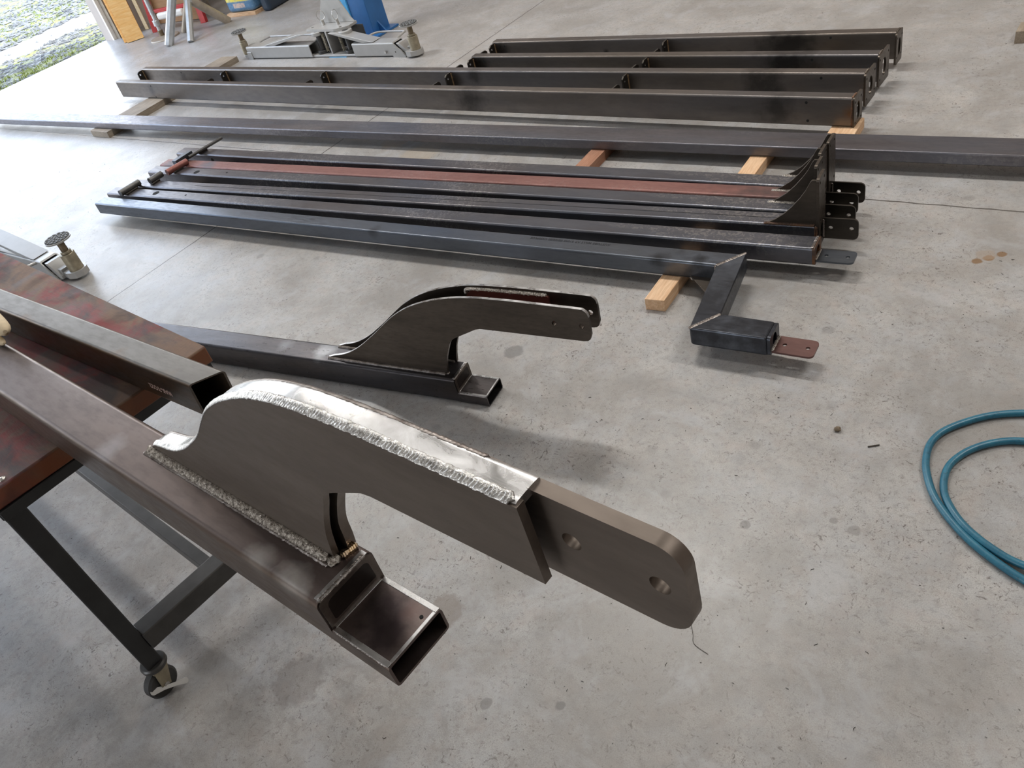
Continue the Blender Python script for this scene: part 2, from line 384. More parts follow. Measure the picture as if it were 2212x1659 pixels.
t = NT('scorched_stained_tabletop'); x = t.xyz(); n = t.noise(7, 5, .6, None, .8); n2 = t.noise(5, 4, .6, t.map((1, 1, 1), loc=(3, 7, 1)), .6); gr = t.noise(60, 4, .65, t.map((.35, 2, 2)))
col = t.ramp(n, (.3, (.10, .06, .048)), (.52, (.20, .12, .078)), (.75, (.09, .062, .055)))
col = t.mix(t.ramp(n2, (.45, 0.0), (.56, .85)), col, (.23, .03, .034))
col = t.mix(t.ramp(t.noise(6, 5, .6, t.map((1, 1.4, 1), loc=(9, 2, 0)), .5), (.48, 0.0), (.60, .8)), col, (.055, .045, .05))
col = t.mix(t.ramp(gr, (.5, 0.0), (.75, .5)), col, (.12, .08, .06))
side = t.ramp(t.math('ABSOLUTE', t.xyz(t.tc.outputs['Normal'])[2]), (.4, 1.0), (.6, 0.0))
col = t.mix(t.math('MULTIPLY', side, t.ramp(t.noise(8, 3), (.35, .95), (.6, .35))), col, (.20, .062, .022))
t.b.inputs['Specular IOR Level'].default_value = .3
t.set(Base_Color=col, Roughness=t.ramp(n, (.3, .5), (.7, .75))); M['tabletop'] = t.bump(gr, .35, .0015).mat
t = NT('teal_rubber_hose'); n = t.noise(35, 4, .6)
col = t.mix(t.ramp(t.noise(160, 3, .6), (.55, 0.0), (.7, .6)), t.ramp(n, (.3, (.018, .115, .185)), (.7, (.03, .17, .25))), (.012, .06, .09))
t.set(Base_Color=col, Roughness=.36); M['hose'] = t.mat

# concrete
t = NT('concrete_floor'); x = t.xyz()
big = t.noise(1.1, 5, .6, None, .3); mid = t.noise(6, 5, .65, None, .4); fine = t.noise(55, 5, .7); gr = t.noise(420, 3, .6)
col = t.ramp(big, (.32, (.40, .37, .34)), (.5, (.42, .405, .39)), (.68, (.375, .385, .40)))
col = t.mix(.5, col, t.ramp(mid, (.3, (.31, .29, .275)), (.7, (.50, .49, .475))))
col = t.mix(t.ramp(fine, (.34, .6), (.5, 0.0)), col, (.24, .225, .21))
col = t.mix(t.ramp(gr, (.3, .55), (.5, 0.0)), col, (.20, .19, .18))
col = t.mix(t.ramp(gr, (.53, 0.0), (.72, .4)), col, (.62, .61, .59))
# dark flecks and curls of dirt
fl = t.ramp(t.noise(48, 6, .75, t.map((1, 1, 1), rot=(0, 0, .6), loc=(4, 1, 0)), 2.0), (.575, 0.0), (.63, 1.0))
fl2 = t.ramp(t.noise(120, 5, .7, t.map(rot=(0, 0, 1.1), loc=(1, 6, 0)), 1.5), (.60, 0.0), (.65, 1.0))
hue = t.noise(16, 3, .6, t.map(loc=(11, 2, 0)))
col = t.mix(t.ramp(hue, (.42, .0), (.62, .32)), col, (.33, .345, .365)); col = t.mix(t.ramp(t.noise(19, 3, .6, t.map(loc=(1, 12, 0))), (.5, .0), (.66, .32)), col, (.42, .36, .33))
ptch = t.ramp(t.noise(3.0, 4, .6, t.map(loc=(8, 3, 0))), (.38, .25), (.58, 1.0))
col = t.mix(t.math('MULTIPLY', t.math('MULTIPLY', fl, ptch), .9), col, (.085, .07, .06))
col = t.mix(t.math('MULTIPLY', t.math('MULTIPLY', fl2, ptch), .6), col, (.12, .10, .09))
sp = t.ramp(t.voro(42, feat='F1'), (.055, 1.0), (.10, 0.0)); spm = t.ramp(t.noise(9, 3, .6, t.map(loc=(2, 8, 0))), (.5, 0.0), (.6, 1.0))
col = t.mix(t.math('MULTIPLY', t.math('MULTIPLY', sp, spm), .7), col, (.09, .075, .06))
# grey drip blots
bl = t.ramp(t.voro(7.5, t.map(loc=(1.3, .4, 0))), (.10, 1.0), (.16, 0.0)); blm = t.ramp(t.noise(2.2, 2, .5, t.map(loc=(5, 5, 0))), (.50, 0.0), (.58, 1.0))
col = t.mix(t.math('MULTIPLY', t.math('MULTIPLY', bl, blm), .45), col, (.20, .195, .19))
# near foreground is dirtier and a little darker with handling dirt
dirt = t.ramp(t.noise(2.4, 5, .65, t.map(loc=(7, 1, 0)), .5), (.42, 0.0), (.62, 1.0))
col = t.mix(t.math('MULTIPLY', dirt, .6), col, (.235, .218, .20))
cl = t.ramp(t.noise(11, 8, .72, t.map(loc=(3, 9, 0)), .6), (.50, 0.0), (.64, 1.0))
near = t.ramp(t.math('ADD', x[1], t.math('MULTIPLY', t.noise(1.6, 3), .8)), (.9, 1.0), (2.2, .25))
col = t.mix(t.math('MULTIPLY', t.math('MULTIPLY', cl, near), .5), col, (.225, .21, .195))
cb = t.ramp(t.noise(7, 7, .7, t.map(loc=(13, 4, 0)), .5), (.52, 0.0), (.66, 1.0)); col = t.mix(t.math('MULTIPLY', cb, .4), col, (.44, .45, .475))
for (sx_, sy_, r_, c_, k_) in ((-1.44, 1.476, .035, (.17, .165, .16), .7), (-.54, 1.112, .014, (.17, .16, .155), .75), (-.373, 1.195, .010, (.2, .19, .18), .6), (-.325, 1.185, .016, (.21, .2, .19), .6),
                               (-.315, 2.262, .016, (.20, .11, .045), .85), (-.29, 2.285, .017, (.22, .12, .05), .9), (-.262, 2.312, .015, (.20, .11, .045), .85), (-.30, 2.30, .03, (.33, .26, .20), .5), (-.831, .483, .014, (.16, .155, .15), .6), (-.692, .549, .012, (.16, .155, .15), .7),
                               (-1.05, .62, .05, (.19, .155, .13), .55), (-1.25, .33, .07, (.15, .13, .12), .45), (-3.05, 2.75, .09, (.42, .31, .19), .5), (-2.8, 2.62, .12, (.42, .33, .22), .35), (-.72, .93, .03, (.24, .23, .22), .6)):
    col = t.mix(t.math('MULTIPLY', t.spot(sx_, sy_, r_, .45, scale=45), k_), col, c_)
wob = t.math('MULTIPLY', t.math('SUBTRACT', t.noise(14, 3), .5), .010)
def groove(c, w_):
    d = t.math('ABSOLUTE', t.math('SUBTRACT', t.math('ADD', c[0], wob), c[1])); return t.ramp(t.math('DIVIDE', d, w_), (.5, 1.0), (1.0, 0.0))
jx = groove((x[0], -3.43), .0045); jy = groove((x[1], 2.553), .004)
j = t.math('MAXIMUM', jx, jy); col = t.mix(t.math('MULTIPLY', j, .9), col, (.055, .045, .038))
hgt = t.math('SUBTRACT', t.math('MULTIPLY', fine, .5), t.math('MULTIPLY', j, 3.0))
t.set(Base_Color=col, Roughness=t.ramp(mid, (.3, .30), (.7, .42))); t.b.inputs['Specular IOR Level'].default_value = .5
M['floor'] = t.bump(hgt, .25, .0012).mat
t = NT('gravel_yard'); x = t.xyz()
peb = t.voro(28); pc = t.voro(28, out='Color'); g2 = t.noise(3, 5, .7)
hs = t.n.new('ShaderNodeSeparateColor'); t.l.new(pc, hs.inputs[0])
col = t.ramp(hs.outputs[0], (0, (.08, .08, .075)), (.5, (.2, .19, .175)), (1, (.38, .37, .34)))
col = t.mix(t.ramp(peb, (.3, 0.0), (.7, .8)), col, (.03, .027, .022))
col = t.mix(t.ramp(g2, (.46, 0.0), (.58, .8)), col, (.30, .30, .07))
band = t.math('ABSOLUTE', t.math('ADD', t.math('ADD', x[0], 10.15), t.math('MULTIPLY', t.math('SUBTRACT', t.noise(2.2, 4), .5), .5)))
col = t.mix(t.ramp(band, (.25, 1.0), (.42, 0.0)), col, (.92, .86, .78))
t.set(Base_Color=col, Roughness=.9); M['yard'] = t.bump(t.math('MULTIPLY', peb, -1.0), .8, .02).mat
M['grass'] = simple('yard_grass', (.27, .31, .07), .7, 0, .4, 5)
M['stone'] = simple('yard_stone', (.21, .205, .195), .8, 0, .5, 3)
# ------------------------------------------------------------------ the setting
def struct(name, mb, mat, **k): return T(mb.build(name, mat, None, **k), kind='structure')
XE = -8.42
struct('floor', MB().box(XE, 5, -5, 5.6, -.15, 0), M['floor'], smooth=0)
struct('ground', MB().box(-60, XE, -40, 40, -.4, -.03), M['yard'], smooth=0)
struct('wall_left', MB().box(XE, -8.29, 4.37, 5.6, 0, 3.9).box(XE, -8.29, -5, -1.9, 0, 3.9).box(XE, -8.29, -1.9, 4.37, 3.3, 3.9), M['tan'], smooth=0)
struct('wall_back', MB().box(XE, 5.13, 5.6, 5.73, 0, 3.9), M['tan'], smooth=0)
struct('wall_right', MB().box(5, 5.13, -5.13, 5.6, 0, 3.9), M['tan'], smooth=0)
struct('wall_front', MB().box(XE, -3.9, -5.13, -5, 0, 3.9).box(-1.6, 5.0, -5.13, -5, 0, 3.9).box(-3.9, -1.6, -5.13, -5, 2.6, 3.9), M['tan'], smooth=0)  # the opening in this wall is added, unseen, to let in fill daylight
struct('ceiling', MB().box(XE, 5.13, -5.13, 5.73, 3.9, 4.0), M['ceil'], smooth=0)
struct('trim_1', MB().box(-8.29, -8.265, 4.37, 4.46, 0, 3.3), M['white'], smooth=0)
struct('trim_2', MB().box(-8.265, -8.20, 4.405, 4.455, 0, 2.6), M['pipeo'], smooth=0)
# unseen fill lamps added under the ceiling
def fill_strip(x, y, e_):
    r = empty('fill_strip', (x, y, 3.84)); T(r, 'unseen white strip fitting added above the workshop floor for fill light', 'added fill light', 'added fill strips')
    MB().box(-.75, .75, -.09, .09, -.02, .06).build('housing', M['white'], r, smooth=0)
    d = lamp('fill_lamp', 'AREA', (0, 0, -.03), (0, 0, 0), e_, (1.0, .965, .915), shape='RECTANGLE', size=1.4, size_y=.15); d.parent = r
for x_, y_ in ((-5.5, 3.3), (-2.2, 3.3), (1.2, 3.3), (-5.5, 1.4), (-2.2, 1.4), (1.2, 1.4), (-5.5, -1.8), (-2.2, -1.8), (1.2, -1.8)): fill_strip(x_, y_, 74 if y_ > 3 else 11 if y_ > 0 else 4)

# ------------------------------------------------------------------ tall beams (rack at the back)
ZW = .041
def tab(parent, x, y0, y1, mat=None, th=.008):
    """bracket plate standing across the beam, with two holes"""
    s = 1 if y1 > y0 else -1; w_ = abs(y1-y0)
    out = rpoly([(0, .005), (w_, .005), (w_, .098), (w_-.014, .108), (0, .108)], [0, .004, .006, .006, 0])
    mb = MB().plate(out, [circ(w_-.017, .085, .0062, 14), circ(w_-.017, .025, .0062, 14)], th, Matrix(((0, 1, 0, x), (s, 0, 0, y0), (0, 0, 1, 0), (0, 0, 0, 1))))
    o = mb.build('bracket_plate', mat or M['tabb'], parent, bevel=.0012)
    wb(parent, M['tanrust'], [(x+th, y0+s*.003, .008), (x+th, y0+s*.003, .105)], .0045, (1, 0, 0), .004)
    return o
def tall_beam(label, A, B, yp, fr, bk, spots, hx, extra_holes=()):
    A, B = Vector(A), Vector(B); d = B-A; yaw = math.atan2(d.y, d.x); L = d.length
    r = empty('tall_beam', (A.x, A.y, ZW), (0, 0, yaw))
    T(r, label, 'steel beam', 'four tall steel beams lying on edge')
    ms = steel('mill_steel_beam_'+str(round(A.y*100)), (.115, .099, .086), (.20, .172, .15), (.34, .48), .85, .3, seed=A.y*3, scale=3,
               spots=spots+([(L-.002, 0, .055, .035, (.22, .11, .05), .8)] if A.y < 3.1 else []))
    tube(MB(), .0505, .1138, .008, .004, 0, L).build('square_tube', ms, r)
    # holes along the face
    for hx_, hz in hx: MB().cyl((hx_, -.0004, hz), (hx_, .004, hz), .0055, n=16).build('bolt_hole', M['hole'], r)
    # end plate with an oval opening and four bolt holes
    y0, y1 = yp; w_ = y1-y0
    out = rpoly([(y0, -.016), (y1, -.016), (y1, .113), (y0, .113)], .008)
    hl = [circ((y0+y1)/2, .05, w_*.19, 24, .036)]+[circ(y, z, .005, 12) for y in (y0+.013, y1-.013) for z in (.012, .092)]
    MB().plate(out, hl, .008, Matrix(((0, 1, 0, L), (1, 0, 0, 0), (0, 0, 1, 0), (0, 0, 0, 1)))).build('end_plate', M['gusset'], r, bevel=.001)
    wb(r, M['hotrust'] if A.y < 3.1 else M['gusset'], [(L-.001, -.001, .005), (L-.001, -.001, .108)], .004, (0, -1, 0), .004)
    wb(r, M['hotrust'] if A.y < 3.1 else M['gusset'], [(L-.001, .003, .114), (L-.001, .047, .114)], .004, (0, 0, 1), .004)
    for x in fr: tab(r, x-A.x, .0, -.050)
    for x in bk: tab(r, x-A.x, .0505, .112)
    return r
dk = (.022, .02, .019)
tall_beam('longest and nearest of the four tall beams, smooth front face and angled left end', (-6.077, 3.063), (-.888, 2.984), (-.002, .088), [], [-5.03, -4.03, -3.015, -1.94],
          [(.44, 0, .06, .05, (.05, .05, .055), .6), (3.35, 0, .06, .11, dk, .7), (4.9, 0, .06, .09, dk, .6)], [(.45, .09), (.45, .012), (5.02, .092), (5.025, .02)])
tall_beam('second of the long tall beams, with bracket plates along its front face', (-6.06, 3.288), (-.909, 3.203), (-.016, .105), [-6.06, -5.025, -4.016, -3.023, -1.953], [-3.03, -1.96],
          [(.5, 0, .06, .05, dk, .5), (3.2, 0, .09, .06, dk, .6), (4.75, 0, .06, .12, dk, .7)], [(.5, .09), (4.985, .093)])
tall_beam('short tall beam between the long beams and the farthest beam', (-3.013, 3.424), (-.91, 3.380), (-.017, .11), [-3.01, -1.944], [-3.0, -1.94],
          [(.03, 0, .06, .09, dk, .8), (1.75, 0, .06, .16, dk, .8)], [(.08, .09), (1.84, .093)])
tall_beam('short tall beam farthest from the camera', (-3.012, 3.622), (-.906, 3.609), (-.025, .06), [-3.005, -1.949], [],
          [(.06, 0, .06, .06, dk, .8), (1.65, 0, .06, .16, dk, .8), (.72, 0, .05, .02, dk, .9), (1.38, 0, .03, .025, dk, .9)], [(.08, .09), (1.84, .096)])

# long flat bar
A, B = Vector((-7.3, 2.539)), Vector((.45, 2.771)); d = B-A; L = d.length
r = empty('long_flat_bar', (A.x, A.y, ZW), (0, 0, math.atan2(d.y, d.x)))
T(r, 'very long flat rectangular steel tube crossing the whole picture by itself', 'steel bar')
tube(MB(), .121, .0419, .006, .003, 0, L).build('rectangular_tube', M['beamL'], r)

# ------------------------------------------------------------------ uprights with gussets (front rack)
HU, WU = .0596, .073
def upright(label, A, B, mat, gy=None, taby=None, holes=(), tblue=False):
    A, B = Vector(A), Vector(B); d = B-A; yaw = math.atan2(d.y, d.x); L = d.length
    r = empty('rack_upright', (A.x, A.y, ZW), (0, 0, yaw)); T(r, label, 'steel upright', 'rack uprights lying side by side')
    tube(MB(), WU, HU, .008, .004, 0, L).build('square_tube', mat, r)
    if holes:
        for hx_, hy, hr in holes: MB().cyl((hx_, hy, HU-.002), (hx_, hy, HU+.0006), hr, n=20).build('slot_hole', M['hole'], r)
    if gy is not None:
        curve = [(-.155, HU), (-.128, HU+.013), (-.098, HU+.036), (-.073, HU+.062), (-.05, HU+.091), (-.032, HU+.118), (-.019, HU+.145), (-.013, HU+.153), (0, HU+.153), (0, HU)]
        MB().plate([(L+a, b) for a, b in curve], [], .0065, Matrix.Translation((0, gy, 0))).build('gusset', M['gusset'], r, bevel=.0008)
        b = MB(); bead(b, [(L-.160, gy-.002, HU+.001), (L-.004, gy-.002, HU+.001)], .0052, (0, -.6, 1), .0035, seed=int(L*99)); b.build('weld_bead', M['weld'] if gy > .01 else M['hotrust'], r)
        # end plate
        out = rpoly([(0, -.018), (WU, -.018), (WU, HU+.158), (0, HU+.158)], .009)
        hl = [circ(WU/2, .03, .02, 20, .024)]+[circ(y, z, .005, 12) for y in (.014, WU-.014) for z in (HU+.012, HU+.14)]
        MB().plate(out, hl, .009, Matrix(((0, 1, 0, L), (1, 0, 0, 0), (0, 0, 1, 0), (0, 0, 0, 1)))).build('end_plate', M['gusset'], r, bevel=.0012)
        b = MB(); bead(b, [(L-.001, -.002, .004), (L-.001, -.002, HU+.002)], .005, (0, -1, 0), .0035); b.build('weld_bead', M['hotrust'], r)
        # standing tab with two holes
        x0 = L+.009
        out = rpoly([(x0, -.005), (x0+.105, -.005), (x0+.105, .066), (x0, .066)], [.002, .016, .016, .002], 8)
        MB().plate(out, [circ(x0+.024, .033, .0065), circ(x0+.085, .033, .0065)], .006, Matrix.Translation((0, taby, 0))).build('bolt_tab', M['tabb'], r, bevel=.0008)
        b = MB(); bead(b, [(x0+.002, taby-.002, .0), (x0+.002, taby-.002, .064)], .0045, (0, -1, 0), .0035); b.build('weld_bead', M['weldd'], r)
    else:
        out = rpoly([(0, 0), (WU, 0), (WU, HU+.001), (0, HU+.001)], .008)
        MB().plate(out, [circ(WU/2, .03, .019, 20, .021)], .008, Matrix(((0, 1, 0, L), (1, 0, 0, 0), (0, 0, 1, 0), (0, 0, 0, 1)))).build('end_plate', M['hotrust'], r, bevel=.0012)
        b = MB(); bead(b, [(L, .003, HU+.001), (L, WU-.003, HU+.001)], .0045, (0, 0, 1), .0035); b.build('weld_bead', M['weldd'], r)
        flat_tab(r, L+.007, .006, WU-.004, .010, M['tabblue'])
    return r, L
def flat_tab(r, x0, y0, y1, z, mat):
    out = rpoly([(x0, y0), (x0+.108, y0), (x0+.108, y1), (x0, y1)], [.002, .014, .014, .002], 8); cy_ = (y0+y1)/2
    MB().plate([(a, b) for a, b in out], [circ(x0+.025, cy_, .006), circ(x0+.086, cy_, .006)], .006, Matrix(((1, 0, 0, 0), (0, 0, 1, 0), (0, 1, 0, z), (0, 0, 0, 1)))).build('bolt_tab', mat, r, bevel=.0008)
    b = MB(); bead(b, [(x0+.001, y0+.002, z+.007), (x0+.001, y1-.002, z+.007)], .005, (-.3, 0, 1), .0035); b.build('weld_bead', M['weld'], r)
def lug(r, x, y0, y1, z0, z1):
    MB().box(x-.006, x+.006, y0, y1, z0, z1).build('hinge_lug', M['tabb'], r, bevel=.001)
u1, L1 = upright('farthest rack upright of the front bundle, a long thin rod welded across its left end', (-4.28, 2.273), (-.80, 2.431), M['upm'], .067, .03)
lug(u1, .21, .0, .055, HU, HU+.014); MB().cyl((.215, -.07, HU+.02), (.235, .155, HU+.02), .0085).build('hinge_rod', M['greyp'], u1)
MB().cyl((.30, -.0004, .03), (.30, .004, .03), .012).build('slot_hole', M['hole'], u1)
u2, L2 = upright('rack upright with a reddish primed top face', (-4.255, 2.1395), (-.80, 2.356), M['upr'], .045, .035)
MB().box(.15, .182, -.012, .105, HU+.006, HU+.036).build('square_bar', M['tabblue'], u2, bevel=.001); lug(u2, .18, .02, .06, HU, HU+.007)
u3, L3 = upright('rack upright in front of the reddish one, with a rusty pipe stub on it', (-4.259, 2.061), (-.785, 2.277), M['upm'], .05, .04, ((.385, .028, .017), (.61, .04, .006)))
MB().cyl((.215, -.025, HU+.018), (.235, .10, HU+.018), .0165).build('hinge_barrel', M['primer'], u3); lug(u3, .235, .0, .06, HU, HU+.01)
u4, L4 = upright('rack upright with a dark seam and a tall gusset at its front edge', (-4.232, 1.914), (-.752, 2.199), M['upm'], .004, .04)
MB().cyl((.16, .03, HU+.016), (.165, .11, HU+.016), .0165).build('hinge_barrel', M['greyp'], u4); lug(u4, .185, .02, .07, HU, HU+.009)
MB().box(.5, L4-.12, .0365, .0385, HU-.001, HU+.0004).build('weld_seam', M['hole'], u4, smooth=0)
u5, L5 = upright('plain rack upright with a flat blue-grey bolt tab at its right end', (-4.301, 1.821), (-.723, 2.077), M['upm'], None, None, ((.375, .038, .018), (.61, .04, .006)))
MB().cyl((.155, -.015, HU+.016), (.165, .105, HU+.016), .0165).build('hinge_barrel', M['greyp'], u5); lug(u5, .18, .0, .075, HU, HU+.008)

# offset upright (Z-shaped end) nearest the camera
u6 = empty('offset_upright', (0, 0, ZW)); T(u6, 'nearest rack upright, its right end stepping toward the camera in a welded Z', 'steel upright')
A = Vector((-4.265, 1.723)); Bi = Vector((-.96, 1.932)); Bo = Vector((-.899, 2.017)); dm = (Bi-A).normalized(); nm = Vector((-dm.y, dm.x))
def prism(name, pts, z0, z1, mat, bev=.006):
    return MB().plate([tuple(p) for p in pts], [], z1-z0, Matrix(((1, 0, 0, 0), (0, 0, 1, 0), (0, 1, 0, z0), (0, 0, 0, 1)))).build(name, mat, u6, bevel=bev, seg=4)
M['u6'] = steel('mill_steel_offset_upright', (.095, .105, .122), (.15, .165, .19), (.28, .42), .88, .6, seed=21,
                spots=((-1.15, 1.93, .06, .04, (.02, .02, .022), .7), (-1.02, 1.955, .06, .03, (.02, .02, .022), .7), (-.90, 1.72, .05, .30, (.035, .036, .042), .85), (-.72, 1.68, .05, .12, (.035, .036, .042), .85), (-2.35, 1.85, .06, .04, (.03, .03, .03), .6)))  # large dark spots paint in the weaker reflection at the right end
# hollow main tube cut square on the left, mitred on the right
yaw = math.atan2(dm.y, dm.x); Lm = (Bi-A).length; Lo = (Bo-A).dot(dm)
Mt = Matrix.Translation((A.x, A.y, 0))@Matrix.Rotation(yaw, 4, 'Z')
tube(MB(), .073, HU, .008, .004, 0, lambda y, z: Lm+(Lo-Lm)*y/.073, M=Mt).build('main_tube', M['u6'], u6)
LO, LI = (-.9065, 1.624), (-.849, 1.709)
prism('offset_arm', [Bi, Bo, LI, LO], 0, HU, M['u6'])
us = MB(); e1 = Vector((-.691, 1.639)); e0 = Vector(LO); ds = (e1-e0).normalized()
prism('end_stub', [LO, LI, (-.6955, 1.7155), (-.6915, 1.6395)], 0, HU, M['u6'])
wb(u6, M['weldd'], [(Bi.x, Bi.y, HU), (Bo.x, Bo.y, HU)], .0055, (0, 0, 1), flat=.35); wb(u6, M['weldd'], [(LO[0], LO[1], HU), (LI[0], LI[1], HU)], .0055, (0, 0, 1), flat=.35)
wb(u6, M['weldd'], [(Bi.x-.004, Bi.y-.001, .003), (Bi.x-.004, Bi.y-.001, HU)], .005, (-1, -1, 0)); wb(u6, M['weld'], [(-1.045, 1.925, .002), (-.965, 1.929, .002)], .006, (0, -1, .3))
Me = Matrix.Translation((-.6915, 1.6395, 0))@Matrix.Rotation(math.atan2(.076, -.004)-PI/2, 4, 'Z')
out = rpoly([(0, 0), (.076, 0), (.076, HU+.001), (0, HU+.001)], .009)
MB().plate(out, [circ(.038, .03, .016, 20, .022)], .009, Me@Matrix(((0, 1, 0, 0), (1, 0, 0, 0), (0, 0, 1, 0), (0, 0, 0, 1)))).build('end_plate', M['u6'], u6, bevel=.0015)
sub = empty('tmp'); flat_tab(sub, .010, .003, .073, .010, M['tabred'])
for o in [o for o in C.objects if o.parent == sub]: o.data.transform(Me); o.parent = u6
bpy.data.objects.remove(sub)
prism('gusset', [(-1.052, 1.930), (-.968, 1.934), (-.958, 1.85)], .004, .010, M['gusset'], .0005)
Mtx = Matrix.Translation((-1.346, 1.966, HU+.0006))@Matrix.Rotation(PI+yaw, 4, 'Z')
text_mesh('AUSTUBE MILLS AR 21048 02/22/20 C450PLUS', .0150, 'stencil_marking', M['stencilk'], u6, Mtx, .97)
T([o for o in C.objects if o.parent == u6 and o.name.startswith('stencil')][0], 'black stencilled lettering')

# ------------------------------------------------------------------ timber bearers under the racks
def bearer(label, pts, z1, mat, group='timber bearers under the steel'):
    o = MB().plate(pts, [], z1, Matrix(((1, 0, 0, 0), (0, 0, 1, 0), (0, 1, 0, 0), (0, 0, 0, 1)))).build('timber_bearer', mat, None, bevel=.0015)
    me = o.data; c = Vector((sum(p[0] for p in pts)/len(pts), sum(p[1] for p in pts)/len(pts), 0)); a = math.atan2(pts[3][1]-pts[0][1], pts[3][0]-pts[0][0])
    R_ = Matrix.Translation(c)@Matrix.Rotation(a, 4, 'Z'); me.transform(R_.inverted()); o.matrix_world = R_
    return T(o, label, 'timber', group)
bearer('pale pine stud whose cut end points at the camera under the front rack', [(-1.139, 1.789), (-1.075, 1.796), (-1.116, 2.84), (-1.180, 2.834)], ZW, M['pine'])
bearer('short pine block under the right ends of the tall beams', [(-.96, 2.915), (-.862, 2.925), (-.868, 3.07), (-.966, 3.06)], ZW, M['pine'])
bearer('weathered block hidden between the right halves of the tall beams', [(-1.25, 3.13), (-1.16, 3.13), (-1.17, 3.66), (-1.26, 3.66)], ZW, M['oldwood'])
bearer('dark reddish stud behind the front rack, crossing under the long flat bar', [(-1.84, 2.24), (-1.776, 2.245), (-1.80, 2.84), (-1.865, 2.835)], ZW, M['redwood'])
bearer('weathered grey board under the left ends of the tall beams and long bar', [(-5.72, 2.55), (-5.50, 2.545), (-5.60, 3.795), (-5.78, 3.79)], ZW, M['oldwood'])
bearer('weathered board under the left ends of the front rack', [(-3.95, 1.90), (-3.87, 1.90), (-3.90, 2.34), (-3.98, 2.34)], ZW, M['oldwood'])
bearer('small dark timber offcut at the right edge of the picture', [(-.515, 3.86), (-.40, 3.87), (-.40, 3.97), (-.515, 3.96)], .05, M['oldwood'], None)

# ------------------------------------------------------------------ the two welded arms
PW, PH, PS, PL = .0887, .0871, .0382, 1.9
def arm_root(name, x, y, z, yaw, pit, rol, label):
    r = empty(name, (x, y, z)); c = Matrix.Rotation(yaw, 4, 'Z')@Matrix.Rotation(pit, 4, 'Y')@Matrix.Rotation(rol, 4, 'X'); r.rotation_euler = c.to_euler()
    return T(r, label, 'welded steel arm')
def mm(l): return [(a/1000, b/1000) for a, b in l]
def arm_tube(r, mt, me, PL=1.9):
    m = MB(); tube(m, PW, PH, .0095, .0045, -PL, -.098, nseg=1); m.build('square_tube', mt, r)
    m = MB(); tube(m, PW, PS, .006, .0035, -.0985, 0); m.build('stub_tube', mt, r)
    # closing plate above the stub
    MB().plate(rpoly([(.002, PS-.001), (PW-.002, PS-.001), (PW-.002, PH-.001), (.002, PH-.001)], [.001, .001, .009, .009]), [], .006, Matrix(((0, 1, 0, -.1020), (1, 0, 0, 0), (0, 0, 1, 0), (0, 0, 0, 1)))).build('closing_plate', M['soot_shade'], r, bevel=.001)
    fo = rpoly([(.002, PS-.001), (PW-.002, PS-.001), (PW-.002, PH-.001), (.002, PH-.001)], [.001, .001, .009, .009]); fi = rpoly([(.011, PS+.008), (PW-.010, PS+.009), (PW-.011, PH-.008), (.012, PH-.009)], [.004, .002, .008, .008])
    MB().plate(fo, [fi], .0012, Matrix(((0, 1, 0, -.0970), (1, 0, 0, 0), (0, 0, 1, 0), (0, 0, 0, 1)))).build('closing_frame', me, r, bevel=.0004)
def strap_mesh(curve, y0, y1, up, th):
    """ribbon of thickness th on top of a 2D curve between y0 and y1"""
    P = smooth_path([(a, 0, b) for a, b in curve], .006); N = len(P); vs = []; fs = []
    pr = [(y0, 0), (y0, up*.55), (y0+.003, up*.9), (y0+.007, up), ((y0+y1)/2, up*1.05), (y1-.005, up), (y1-.002, up*.85), (y1, up*.4), (y1, 0), (y1, -th), (y0, -th)]
    for i in range(N):
        t_ = (P[min(i+1, N-1)]-P[max(i-1, 0)]).normalized(); nn = Vector((-t_.z, 0, t_.x))
        for (y, o_) in pr: vs.append(P[i]+nn*o_+Vector((0, y, 0)))
    k = len(pr)
    for i in range(N-1):
        for q in range(k): fs.append((i*k+q, i*k+(q+1) % k, (i+1)*k+(q+1) % k, (i+1)*k+q))
    fs += [tuple(range(k))[::-1], tuple(range((N-1)*k, N*k))]
    return MB().add(vs, fs)
def densify(pts, n=5):
    P = [Vector((a, b)) for a, b in pts]; out = []
    for i in range(len(P)-1):
        p0 = P[max(i-1, 0)]; p1 = P[i]; p2 = P[i+1]; p3 = P[min(i+2, len(P)-1)]
        for k in range(n):
            t_ = k/n; q = .5*((2*p1)+(p2-p0)*t_+(2*p0-5*p1+4*p2-p3)*t_*t_+(3*p1-p0-3*p2+p3)*t_**3); out.append((q.x, q.y))
    out.append(tuple(P[-1])); return out
# arm on the table
p1 = arm_root('welded_arm', -.5368, .2223, .7143, -.0703, -.002, .001, 'welded brown steel arm lying on the table, thick tongue plate with two holes')
arm_tube(p1, M['P1tube'], M['P1side'], 1.5)
top = mm([(-560, 88), (-540, 101), (-522, 108), (-480, 118), (-450, 128), (-422, 142), (-396, 157), (-372, 173), (-325, 207), (-283, 245), (-248, 276), (-211, 301), (-170, 323), (-128, 341), (-94, 352), (-63, 359), (-29, 364), (11, 367), (62, 369), (107, 369), (148, 369), (190, 369), (238, 369)])
low = mm([(241, 283), (38, 280), (22, 277), (-9, 262), (-46, 243), (-62, 229), (-74, 208), (-92, 178), (-110, 142), (-120, 112), (-126, 87)])
MB().plate(densify(top)+low[:2]+densify(low[2:], 3), [], .0085, Matrix.Translation((0, .0565, 0))).build('side_plate', M['P1plate'], p1, bevel=.0008)
farlow = mm([(345, 275), (330, 272), (60, 274), (22, 272), (-9, 258), (-46, 240), (-60, 226), (-74, 206), (-92, 176), (-110, 140), (-116, 110), (-122, 87)])
